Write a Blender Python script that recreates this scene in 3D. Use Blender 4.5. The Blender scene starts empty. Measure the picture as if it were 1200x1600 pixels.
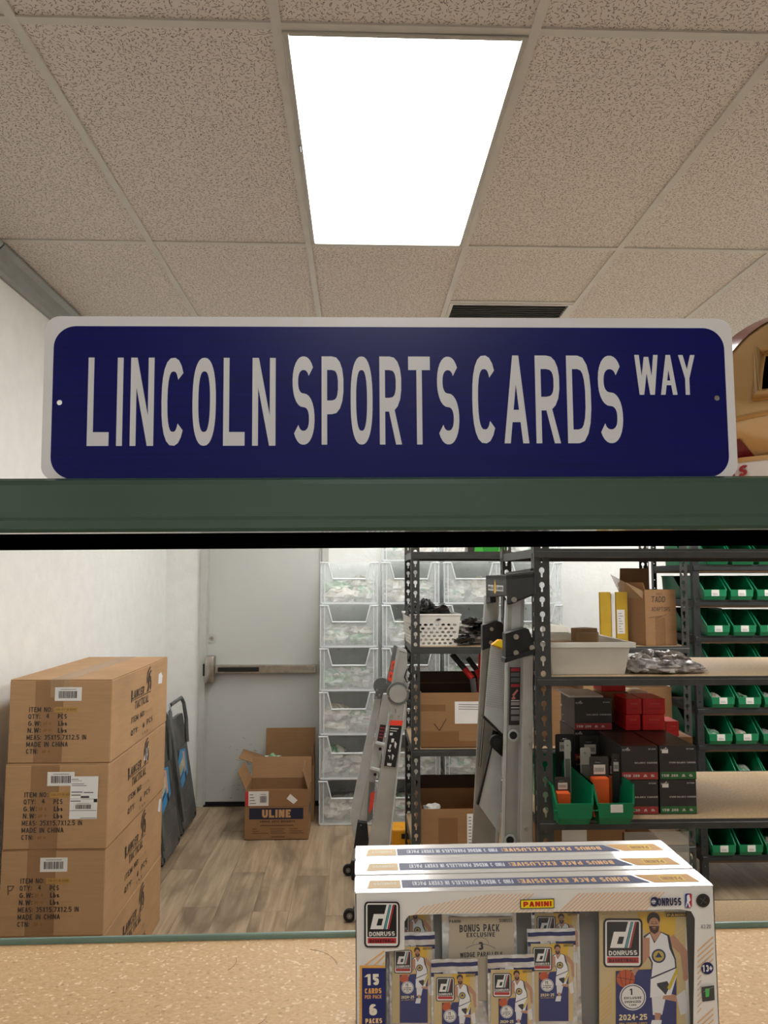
import bpy, bmesh, math, random
from mathutils import Vector, Matrix, noise
random.seed(7)
S = bpy.context.scene
COL = S.collection
PI = math.pi

# ------------------------------------------------------------------ camera
FPX, PITCH, YAW, EYE = 1230.0, math.radians(4.87), math.radians(1.9), 1.655
cam_d = bpy.data.cameras.new('camera'); cam = bpy.data.objects.new('camera', cam_d); COL.objects.link(cam)
cam_d.sensor_fit = 'HORIZONTAL'; cam_d.sensor_width = 36; cam_d.lens = FPX / 1200 * 36
cam_d.clip_start = 0.03
cam.location = (0, 0, EYE)
cam.rotation_euler = (PI / 2 + PITCH, 0, -YAW)
S.camera = cam

# ------------------------------------------------------------------ world, exposure
W = bpy.data.worlds.new('world'); S.world = W; W.use_nodes = True
W.node_tree.nodes['Background'].inputs[0].default_value = (0.9, 0.95, 1.0, 1)
W.node_tree.nodes['Background'].inputs[1].default_value = 0.05
S.view_settings.view_transform = 'Standard'; S.view_settings.look = 'None'
S.view_settings.gamma = 1; S.view_settings.use_curve_mapping = False
S.view_settings.exposure = 0.0
LAMP = 14.0          # strength of the ceiling fixtures' diffusers
S.cycles.max_bounces = 8; S.cycles.diffuse_bounces = 5; S.cycles.transparent_max_bounces = 24
S.cycles.use_denoising = True

def at(px, py, Y):
    cp, sp, cy, sy = math.cos(PITCH), math.sin(PITCH), math.cos(YAW), math.sin(YAW)
    f = Vector((sy * cp, cy * cp, sp)); r = Vector((cy, -sy, 0)); u = Vector((-sy * sp, -cy * sp, cp))
    d = f + r * ((px - 600) / FPX) + u * ((800 - py) / FPX)
    return Vector((0, 0, EYE)) + d * (Y / d.y)

# ------------------------------------------------------------------ materials
def lin(c):
    return tuple((v / 255 / 12.92 if v / 255 <= .04045 else ((v / 255 + .055) / 1.055) ** 2.4) for v in c) + (1,)

class NT:
    def __init__(s, name):
        s.m = bpy.data.materials.new(name); s.m.use_nodes = True
        s.t = s.m.node_tree; s.b = s.t.nodes['Principled BSDF']
    def n(s, t, **k):
        x = s.t.nodes.new(t)
        for a, v in k.items():
            if a[0] == 'i': x.inputs[int(a[1:])].default_value = v
            else: setattr(x, a, v)
        return x
    def l(s, a, b): s.t.links.new(a, b)
    def math(s, op, a, b=None):
        x = s.n('ShaderNodeMath', operation=op)
        for i, v in enumerate((a, b)):
            if v is None: continue
            if isinstance(v, (int, float)): x.inputs[i].default_value = v
            else: s.l(v, x.inputs[i])
        return x.outputs[0]
    def mix(s, fac, a, b):
        x = s.n('ShaderNodeMix', data_type='RGBA')
        for sock, v in ((x.inputs[0], fac), (x.inputs[6], a), (x.inputs[7], b)):
            if isinstance(v, (int, float, tuple)): sock.default_value = v
            else: s.l(v, sock)
        return x.outputs[2]
    def ramp(s, fac, stops):
        x = s.n('ShaderNodeValToRGB'); e = x.color_ramp.elements
        while len(e) < len(stops): e.new(0.5)
        for el, (p, c) in zip(e, stops): el.position = p; el.color = c
        s.l(fac, x.inputs[0]); return x.outputs[0]
    def noise(s, vec, scale, detail=4, rough=.55, dist=0):
        x = s.n('ShaderNodeTexNoise'); x.inputs['Scale'].default_value = scale; x.inputs['Detail'].default_value = detail
        x.inputs['Roughness'].default_value = rough; x.inputs['Distortion'].default_value = dist
        if vec is not None: s.l(vec, x.inputs['Vector'])
        return x.outputs[0]
    def bump(s, h, strength, dist):
        x = s.n('ShaderNodeBump'); x.inputs['Strength'].default_value = strength; x.inputs['Distance'].default_value = dist
        s.l(h, x.inputs['Height']); s.l(x.outputs[0], s.b.inputs['Normal'])
    def obj(s): return s.n('ShaderNodeTexCoord').outputs['Object']
    def base(s, v):
        if isinstance(v, tuple): s.b.inputs['Base Color'].default_value = v
        else: s.l(v, s.b.inputs['Base Color'])
    def set(s, **k):
        for a, v in k.items(): s.b.inputs[a.replace('_', ' ')].default_value = v

def simple(name, c, rough=.5, metal=0, var=.06, scale=12, bump=0, coat=0, alpha=1, bscale=60, bd=.001):
    """procedural paint/plastic/metal: a colour with slight mottling and fine relief"""
    t = NT(name); o = t.obj()
    L = lin(c); f = t.noise(o, scale, 3)
    lo = tuple(max(0, v * (1 - var * 2)) for v in L[:3]) + (1,); hi = tuple(min(1, v * (1 + var * 2)) for v in L[:3]) + (1,)
    t.base(t.ramp(f, [(.3, lo), (.7, hi)]))
    t.set(Roughness=rough, Metallic=metal, Coat_Weight=coat, Alpha=alpha)
    if bump: t.bump(t.noise(o, bscale, 3), bump, bd)
    return t.m

M = {}
M['wall'] = simple('wall_paint', (236, 237, 234), .75, var=.015, bump=.35, bscale=45, bd=.004)
M['door'] = simple('door_paint', (196, 198, 194), .45, var=.02, scale=2)
M['frame'] = simple('door_frame_paint', (192, 193, 188), .45, var=.02)
M['tee'] = simple('ceiling_tee', (202, 197, 190), .5, var=.02)
M['cove'] = simple('grey_vinyl_cove', (140, 143, 140), .4, var=.04)
M['vent'] = simple('dark_vent_metal', (120, 122, 120), .5)
M['lightframe'] = simple('light_frame', (176, 172, 164), .35, var=.02)
M['steel'] = simple('brushed_steel', (176, 170, 160), .3, .9, .08, 30)
M['alu'] = simple('ladder_aluminium', (178, 178, 174), .4, .55, .06, 8)
M['alu_light'] = simple('ladder_tread_aluminium', (200, 203, 203), .38, .45, .05, 10, bump=.2, bscale=40)
M['alu_dark'] = simple('ladder_steel_hinge', (120, 124, 124), .4, .7)
M['rack'] = simple('grey_rack_paint', (62, 63, 62), .42, .1, .08, 20)
M['rackdark'] = simple('charcoal_rack_paint', (42, 45, 47), .45, .1, .06, 20)
M['board_edge'] = simple('board_edge', (205, 172, 130), .8, var=.12, scale=80)
M['green'] = simple('green_enamel', (58, 84, 70), .22, 0, .03, 4, bump=.05, bscale=8, bd=.002, coat=.4)
M['teal'] = simple('teal_shelf_lip', (112, 140, 128), .35, 0, .03)
M['cap'] = simple('cap_grey_plastic', (52, 52, 53), .5)
M['alu_shaded'] = simple('shaded_aluminium', (146, 140, 130), .5, .4, .08, 6)  # same aluminium, with the angled rear rail's shade put into its colour
M['brownboard'] = simple('dark_board', (104, 84, 62), .7)
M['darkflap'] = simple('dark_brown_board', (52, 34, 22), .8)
M['greytray'] = simple('grey_inner_card', (128, 124, 116), .4)
M['black'] = simple('black_plastic', (12, 12, 13), .45, 0, .1)
t = NT('flat_black'); t.base((.001, .001, .001, 1)); t.set(Roughness=1, Specular_IOR_Level=0); M['matblack'] = t.m
M['darkplastic'] = simple('dark_grey_plastic', (84, 83, 80), .5, 0, .18, 7, bump=.2, bscale=30)
M['binface'] = simple('green_bin_plastic', (0, 122, 78), .32, 0, .05)
M['whiteplastic'] = simple('white_plastic', (228, 226, 220), .4, 0, .02)
M['paper'] = simple('white_paper_label', (232, 230, 226), .6, 0, .02)
M['orange'] = simple('orange_plastic', (232, 96, 34), .4)
M['amber'] = simple('amber_plastic', (238, 164, 26), .4)
M['redbox'] = simple('red_printed_card', (212, 22, 20), .4, 0, .06)
M['darkbox'] = simple('charcoal_printed_card', (52, 49, 49), .35, 0, .05)
M['yellowenv'] = simple('yellow_padded_mailer', (192, 158, 38), .6, 0, .05)
M['whitecard'] = simple('white_gloss_carton', (236, 233, 228), .16, 0, .012, 6, coat=.5)
M['foil'] = simple('silver_foil', (226, 226, 226), .2, .5, .05, 30, bump=.9, bscale=30, bd=.010)
M['rubber'] = simple('black_rubber', (18, 18, 18), .7)
M['signwhite'] = simple('sign_white_enamel', (226, 224, 224), .25, 0, .01, coat=.3)
M['signletter'] = simple('sign_white_lettering', (216, 216, 218), .3, 0, .01)
M['maroon'] = simple('maroon_gloss', (110, 20, 32), .2, 0, .03, coat=.6)
M['gold'] = simple('metallic_gold_shell', (196, 158, 104), .2, .55, .03, 3, coat=.8)
M['rawboard'] = simple('kraft_inside', (150, 118, 82), .8, 0, .06)
M['bag_black'] = simple('black_poly_bag', (26, 26, 28), .25, 0, .2, 30, bump=.9, bscale=26, bd=.01)

def cardboard(name, c, tone=1):
    t = NT(name); o = t.obj(); L = lin(c)
    mp = t.n('ShaderNodeMapping'); mp.inputs['Scale'].default_value = (1, 1, 12); t.l(o, mp.inputs[0])
    a = t.noise(mp.outputs[0], 9, 3); b = t.noise(o, 3, 4)
    f = t.math('ADD', t.math('MULTIPLY', a, .35), t.math('MULTIPLY', b, .65))
    t.base(t.ramp(f, [(.3, tuple(v * .82 for v in L[:3]) + (1,)), (.7, tuple(v * 1.12 for v in L[:3]) + (1,))]))
    t.set(Roughness=.72); t.bump(t.noise(o, 14, 3), .25, .006)
    return t.m
M['kraft'] = cardboard('kraft_cardboard', (180, 142, 102))
M['kraft_dark'] = cardboard('brown_cardboard', (150, 112, 74))
t = NT('clear_packing_tape'); t.base(lin((206, 172, 132))); t.set(Roughness=.3, Alpha=.4); M['tape'] = t.m
t = NT('amber_packing_tape'); t.base(lin((140, 98, 54))); t.set(Roughness=.2, Alpha=.16); M['tape2'] = t.m

# blue reflective sign field with faint horizontal grain
t = NT('sign_blue_film'); o = t.obj()
mp = t.n('ShaderNodeMapping'); mp.inputs['Scale'].default_value = (3, 1, 260); t.l(o, mp.inputs[0])
t.base(t.ramp(t.noise(mp.outputs[0], 1.4, 2), [(.3, lin((2, 8, 84))), (.75, lin((5, 13, 104)))])); t.set(Roughness=.3, Specular_IOR_Level=.25)
M['signblue'] = t.m

# particle board
t = NT('particle_board'); o = t.obj()
v = t.n('ShaderNodeTexVoronoi'); v.inputs['Scale'].default_value = 330; t.l(o, v.inputs['Vector'])
mp = t.n('ShaderNodeMapping'); mp.inputs['Scale'].default_value = (1, 1.8, 1); mp.inputs['Rotation'].default_value = (0, 0, .5); t.l(o, mp.inputs[0])
f = t.noise(mp.outputs[0], 190, 5, .7); g = t.noise(o, 6, 2)
c1 = t.ramp(f, [(.28, lin((186, 144, 98))), (.5, lin((208, 170, 122))), (.74, lin((226, 194, 148)))])
sep = t.n('ShaderNodeSeparateColor'); t.l(v.outputs['Color'], sep.inputs[0])
c2 = t.mix(t.math('MULTIPLY', t.math('GREATER_THAN', sep.outputs[0], .94), .6), c1, lin((248, 226, 188)))
c2 = t.mix(t.math('MULTIPLY', t.math('LESS_THAN', sep.outputs[1], .02), .35), c2, lin((120, 84, 50)))
t.base(t.mix(t.math('MULTIPLY', g, .25), c2, lin((196, 154, 104)))); t.set(Roughness=.55); M['particle'] = t.m
t = NT('rack_board'); o = t.obj(); f = t.noise(o, 120, 4, .7)
t.base(t.ramp(f, [(.3, lin((176, 148, 112))), (.7, lin((212, 186, 148)))])); t.set(Roughness=.5); M['rackboard'] = t.m

# acoustic ceiling tile: short dark fissures at random angles
t = NT('acoustic_tile'); geo = t.n('ShaderNodeNewGeometry').outputs['Position']
w = t.n('ShaderNodeTexNoise'); w.inputs['Scale'].default_value = 38; t.l(geo, w.inputs['Vector'])
sub = t.n('ShaderNodeVectorMath', operation='SUBTRACT'); t.l(w.outputs['Color'], sub.inputs[0]); sub.inputs[1].default_value = (.5, .5, .5)
sc = t.n('ShaderNodeVectorMath', operation='SCALE'); t.l(sub.outputs[0], sc.inputs[0]); sc.inputs['Scale'].default_value = .016
ad = t.n('ShaderNodeVectorMath', operation='ADD'); t.l(geo, ad.inputs[0]); t.l(sc.outputs[0], ad.inputs[1])
masks = []
for k, (scale, la, lb, thr) in enumerate(((74, .36, .085, .2), (98, .30, .10, .35), (52, .30, .05, .3))):
    mp = t.n('ShaderNodeMapping'); mp.inputs['Location'].default_value = (k * 3.7, k * 1.3, 0); mp.inputs['Scale'].default_value = (scale, scale, 0)
    mp.inputs['Rotation'].default_value = (0, 0, k * .8)
    t.l(ad.outputs[0], mp.inputs[0])
    v = t.n('ShaderNodeTexVoronoi', voronoi_dimensions='2D'); v.inputs['Scale'].default_value = 1; v.inputs['Randomness'].default_value = .9; t.l(mp.outputs[0], v.inputs['Vector'])
    d = t.n('ShaderNodeVectorMath', operation='SUBTRACT'); t.l(mp.outputs[0], d.inputs[0]); t.l(v.outputs['Position'], d.inputs[1])
    sp = t.n('ShaderNodeSeparateColor'); t.l(v.outputs['Color'], sp.inputs[0])
    rot = t.n('ShaderNodeVectorRotate', rotation_type='Z_AXIS'); t.l(d.outputs[0], rot.inputs['Vector']); t.l(t.math('MULTIPLY', sp.outputs[0], 6.283), rot.inputs['Angle'])
    s2 = t.n('ShaderNodeSeparateXYZ'); t.l(rot.outputs[0], s2.inputs[0])
    e = t.math('ADD', t.math('POWER', t.math('ABSOLUTE', t.math('DIVIDE', s2.outputs[0], la)), 2), t.math('POWER', t.math('ABSOLUTE', t.math('DIVIDE', s2.outputs[1], lb)), 2))
    masks.append(t.math('MULTIPLY', t.math('LESS_THAN', e, 1), t.math('GREATER_THAN', sp.outputs[1], thr)))
mk = t.math('MAXIMUM', t.math('MAXIMUM', masks[0], masks[1]), masks[2])
t.base(t.mix(t.math('MULTIPLY', mk, .72), lin((216, 207, 200)), lin((66, 56, 50)))); t.set(Roughness=.9)
M['tile'] = t.m

# vinyl plank floor
t = NT('oak_vinyl_plank'); o = t.n('ShaderNodeNewGeometry').outputs['Position']
oi = t.n('ShaderNodeObjectInfo').outputs['Random']
cx = t.n('ShaderNodeCombineXYZ'); t.l(t.math('MULTIPLY', oi, 31), cx.inputs[0]); t.l(t.math('MULTIPLY', oi, 17), cx.inputs[1])
ad = t.n('ShaderNodeVectorMath', operation='ADD'); t.l(o, ad.inputs[0]); t.l(cx.outputs[0], ad.inputs[1])
mp = t.n('ShaderNodeMapping'); mp.inputs['Scale'].default_value = (1, .06, 1); t.l(ad.outputs[0], mp.inputs[0])
mp2 = t.n('ShaderNodeMapping'); mp2.inputs['Scale'].default_value = (1, .38, 1); t.l(ad.outputs[0], mp2.inputs[0])
g1 = t.noise(mp.outputs[0], 26, 6, .62, .5); g2 = t.noise(mp2.outputs[0], 4.2, 3, .5, .8)
c1 = t.ramp(g1, [(.3, lin((134, 112, 88))), (.5, lin((166, 145, 118))), (.7, lin((190, 170, 142)))])
kn = t.ramp(g2, [(.32, (1, 1, 1, 1)), (.52, (0, 0, 0, 1))])
c2 = t.mix(t.math('MULTIPLY', kn, .75), c1, lin((98, 80, 62)))
t.base(t.mix(t.math('MULTIPLY', oi, .28), c2, lin((150, 126, 98)))); t.set(Roughness=.42); t.bump(g1, .08, .001)
M['floor'] = t.m

def clear(name, c, a, rough=.15):
    t = NT(name); o = t.obj(); t.base(lin(c)); t.set(Roughness=rough)
    t.l(t.math('ADD', t.math('MULTIPLY', t.noise(o, 9, 3), .2), a - .1), t.b.inputs['Alpha'])
    return t.m
M['clearbin'] = clear('clear_bin_plastic', (240, 246, 248), .24, .35)
M['clearrim'] = clear('frosted_bin_rim', (236, 242, 246), .78, .3)
M['frosted'] = clear('frosted_tub_plastic', (236, 234, 226), .86, .4)
t = NT('clear_window_film'); t.base((1, 1, 1, 1)); t.set(Roughness=.04, Alpha=.045); M['film'] = t.m
def bagmat(name, c1, c2, c3, a):
    t = NT(name); o = t.obj(); f = t.noise(o, 9, 3, .55, 1.2)
    t.base(t.ramp(f, [(.36, lin(c1)), (.5, lin(c2)), (.64, lin(c3))])); t.set(Roughness=.18, Alpha=a); t.bump(t.noise(o, 13, 3, .5, 2), .8, .010)
    return t.m
BAGS = [bagmat('bag_green_print', (84, 168, 122), (226, 226, 214), (246, 246, 242), .95),
        bagmat('bag_beige_print', (200, 190, 166), (234, 228, 216), (248, 246, 242), .95),
        bagmat('bag_deep_green', (34, 110, 62), (150, 186, 150), (236, 240, 232), .95),
        bagmat('bag_grey_clear', (150, 152, 142), (200, 200, 192), (240, 240, 236), .92)]
M['silverbag'] = bagmat('silver_antistatic_bag', (104, 100, 100), (176, 170, 168), (226, 222, 220), 1)

PM = {}
def pm(c, rough=.45, metal=0):
    """flat printing ink of one colour"""
    k = (c, rough, metal)
    if k not in PM:
        t = NT('ink_%d_%d_%d' % c); t.base(lin(c)); t.set(Roughness=rough, Metallic=metal); PM[k] = t.m
    return PM[k]
K = (24, 20, 18); NAVY = (28, 40, 104); WHT = (236, 234, 230); ORG = (232, 172, 84); RED = (178, 36, 40)

def emit(name, c, s):
    m = bpy.data.materials.new(name); m.use_nodes = True; n = m.node_tree.nodes; n.clear()
    e = n.new('ShaderNodeEmission'); e.inputs[0].default_value = c; e.inputs[1].default_value = s
    q = n.new('ShaderNodeOutputMaterial'); m.node_tree.links.new(e.outputs[0], q.inputs[0]); return m
M['lamp'] = emit('lit_diffuser', (1, .985, .955, 1), LAMP)

# ------------------------------------------------------------------ mesh builder
class MB:
    def __init__(s): s.v = []; s.f = []; s.mi = []; s.mats = []; s.layer = 0
    def m(s, mat):
        if isinstance(mat, str): mat = M[mat]
        elif isinstance(mat, tuple): mat = pm(mat)
        if mat not in s.mats: s.mats.append(mat)
        return s.mats.index(mat)
    def add(s, vs, fs, mat):
        i = s.m(mat); b = len(s.v); s.v += [Vector(p) for p in vs]
        for f in fs: s.f.append([b + k for k in f]); s.mi.append(i)
    def box(s, x0, x1, y0, y1, z0, z1, mat, T=None):
        vs = [Vector(p) for p in ((x0, y0, z0), (x1, y0, z0), (x1, y1, z0), (x0, y1, z0), (x0, y0, z1), (x1, y0, z1), (x1, y1, z1), (x0, y1, z1))]
        if T: vs = [T(p) if callable(T) else T @ p for p in vs]
        s.add(vs, [(3, 2, 1, 0), (4, 5, 6, 7), (0, 1, 5, 4), (1, 2, 6, 5), (2, 3, 7, 6), (3, 0, 4, 7)], mat); return s
    def hexa(s, a, b, mat):
        """solid between quad a (4 pts) and quad b"""
        s.add(list(a) + list(b), [(3, 2, 1, 0), (4, 5, 6, 7), (0, 1, 5, 4), (1, 2, 6, 5), (2, 3, 7, 6), (3, 0, 4, 7)], mat); return s
    def prism(s, poly, d, mat):
        """poly: 3D points, extruded by vector d"""
        n = len(poly); d = Vector(d); a = [Vector(p) for p in poly]
        s.add(a + [p + d for p in a], [tuple(range(n))[::-1], tuple(range(n, 2 * n))] + [(i, (i + 1) % n, n + (i + 1) % n, n + i) for i in range(n)], mat); return s
    def face(s, poly, mat): s.add(poly, [tuple(range(len(poly)))], mat); return s
    def tube(s, path, r, mat, n=8, closed=False):
        path = [Vector(p) for p in path]; N = len(path); rings = []
        for i, p in enumerate(path):
            a = path[i - 1] if (i or closed) else p; b = path[(i + 1) % N] if (i < N - 1 or closed) else p
            t = (b - a).normalized(); up = Vector((0, 0, 1)) if abs(t.z) < .9 else Vector((0, 1, 0))
            x = t.cross(up).normalized(); y = x.cross(t)
            rr = r[i] if isinstance(r, (list, tuple)) else r
            rings.append([p + (x * math.cos(q) + y * math.sin(q)) * rr for q in (2 * PI * k / n for k in range(n))])
        vs = [q for R in rings for q in R]; fs = []
        for i in range(N if closed else N - 1):
            j = (i + 1) % N
            for k in range(n): fs.append((i * n + k, i * n + (k + 1) % n, j * n + (k + 1) % n, j * n + k))
        if not closed: fs += [tuple(range(n))[::-1], tuple((N - 1) * n + k for k in range(n))]
        s.add(vs, fs, mat); return s
    def disc(s, c, r, axis, th, mat, n=16):
        c = Vector(c); axis = Vector(axis).normalized(); up = Vector((0, 0, 1)) if abs(axis.z) < .9 else Vector((0, 1, 0))
        x = axis.cross(up).normalized(); y = x.cross(axis)
        s.prism([c + (x * math.cos(2 * PI * k / n) + y * math.sin(2 * PI * k / n)) * r for k in range(n)], axis * th, mat); return s
    def plate(s, outer, holes, T, th, mat, back=True):
        """2D outline with holes -> solid plate; T maps (x, y, depth) to 3D"""
        bm = bmesh.new(); ed = []; loops = []
        for lp in [outer] + holes:
            vs = [bm.verts.new((x, y, 0)) for x, y in lp]; loops.append(vs)
            ed += [bm.edges.new((vs[i], vs[(i + 1) % len(vs)])) for i in range(len(vs))]
        bmesh.ops.triangle_fill(bm, use_beauty=True, edges=ed)
        bm.verts.index_update(); P = [v.co.copy() for v in bm.verts]; n = len(P)
        F = [tuple(v.index for v in f.verts) for f in bm.faces]
        vs = [T(p.x, p.y, 0) for p in P] + ([T(p.x, p.y, th) for p in P] if th else [])
        fs = list(F)
        if th:
            fs += [tuple(i + n for i in f[::-1]) for f in F]
            for L in loops:
                ids = [v.index for v in L]
                fs += [(ids[i], ids[(i + 1) % len(ids)], ids[(i + 1) % len(ids)] + n, ids[i] + n) for i in range(len(ids))]
        bm.free(); s.add(vs, fs, mat); return s
    def blob(s, c, size, seed, mat, amp=.25, nu=14, nv=9, flat=0, freq=2.2):
        c = Vector(c); vs = []; off = Vector((seed * 3.1, seed * 1.7, seed * .9))
        for j in range(nv + 1):
            for i in range(nu):
                th = PI * j / nv; ph = 2 * PI * i / nu
                d = Vector((math.sin(th) * math.cos(ph), math.sin(th) * math.sin(ph), math.cos(th)))
                k = 1 + amp * 2 * noise.noise(d * freq + off) + amp * noise.noise(d * freq * 2.7 + off)
                p = Vector((d.x * size[0] * k, d.y * size[1] * k, d.z * size[2] * k))
                if flat and p.z < -size[2] * flat: p.z = -size[2] * flat
                vs.append(c + p)
        fs = [(j * nu + i, j * nu + (i + 1) % nu, (j + 1) * nu + (i + 1) % nu, (j + 1) * nu + i)[::-1] for j in range(nv) for i in range(nu)]
        s.add(vs, fs, mat); return s
    def build(s, name, parent=None, world=False, bevel=0, smooth=False, stuff=False, seg=2):
        me = bpy.data.meshes.new(name)
        off = (parent.parent or parent).location if (world and parent) else Vector()
        me.from_pydata([p - off for p in s.v], [], s.f)
        for m in s.mats: me.materials.append(m)
        me.polygons.foreach_set('material_index', s.mi)
        bm = bmesh.new(); bm.from_mesh(me)
        if s.layer == 0: bmesh.ops.remove_doubles(bm, verts=bm.verts, dist=1e-6); bmesh.ops.recalc_face_normals(bm, faces=bm.faces)
        if bevel: bmesh.ops.bevel(bm, geom=[e for e in bm.edges if e.is_manifold and e.calc_face_angle(0) > .5], offset=bevel, segments=seg, affect='EDGES', profile=.5, clamp_overlap=True)
        bm.to_mesh(me); bm.free()
        if smooth:
            me.polygons.foreach_set('use_smooth', [True] * len(me.polygons)); 
            try: me.set_sharp_from_angle(angle=math.radians(40))
            except Exception: pass
        me.update()
        o = bpy.data.objects.new(name, me); COL.objects.link(o); o.parent = parent
        if stuff: o['kind'] = 'stuff'
        return o

def tag(o, label, cat, group=None):
    o['label'] = label; o['category'] = cat
    if group: o['group'] = group
    return o
def thing(name, label, cat, loc=(0, 0, 0), rz=0, group=None, ry=0, rx=0):
    o = bpy.data.objects.new(name, None); COL.objects.link(o); o.empty_display_size = .05
    o.location = loc; o.rotation_euler = (rx, ry, rz); return tag(o, label, cat, group)
def struct(o): o['kind'] = 'structure'; return o
KIDS = {}
def copy_tree(o, kids, parent=None):
    c = o.copy(); COL.objects.link(c); c.parent = parent
    for k, kk in kids: copy_tree(k, kk, c)
    return c
def tree(o):
    ch = {}
    for x in bpy.data.objects: ch.setdefault(x.parent, []).append(x)
    def rec(q): return [(k, rec(k)) for k in ch.get(q, [])]
    return rec(o)
def dup(o, kids, loc, rz, label, group=None):
    c = copy_tree(o, kids); c.location = loc; c.rotation_euler = (0, 0, rz); c['label'] = label
    if group: c['group'] = group
    return c

def rrect(x0, y0, x1, y1, r, n=5):
    P = []
    for cx, cy, a in ((x1 - r, y1 - r, 0), (x0 + r, y1 - r, 90), (x0 + r, y0 + r, 180), (x1 - r, y0 + r, 270)):
        for k in range(n + 1):
            q = math.radians(a + 90 * k / n); P.append((cx + r * math.cos(q), cy + r * math.sin(q)))
    return P
def circ(cx, cy, r, n=16, ry=None): return [(cx + r * math.cos(2 * PI * k / n), cy + (ry or r) * math.sin(2 * PI * k / n)) for k in range(n)]

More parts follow.
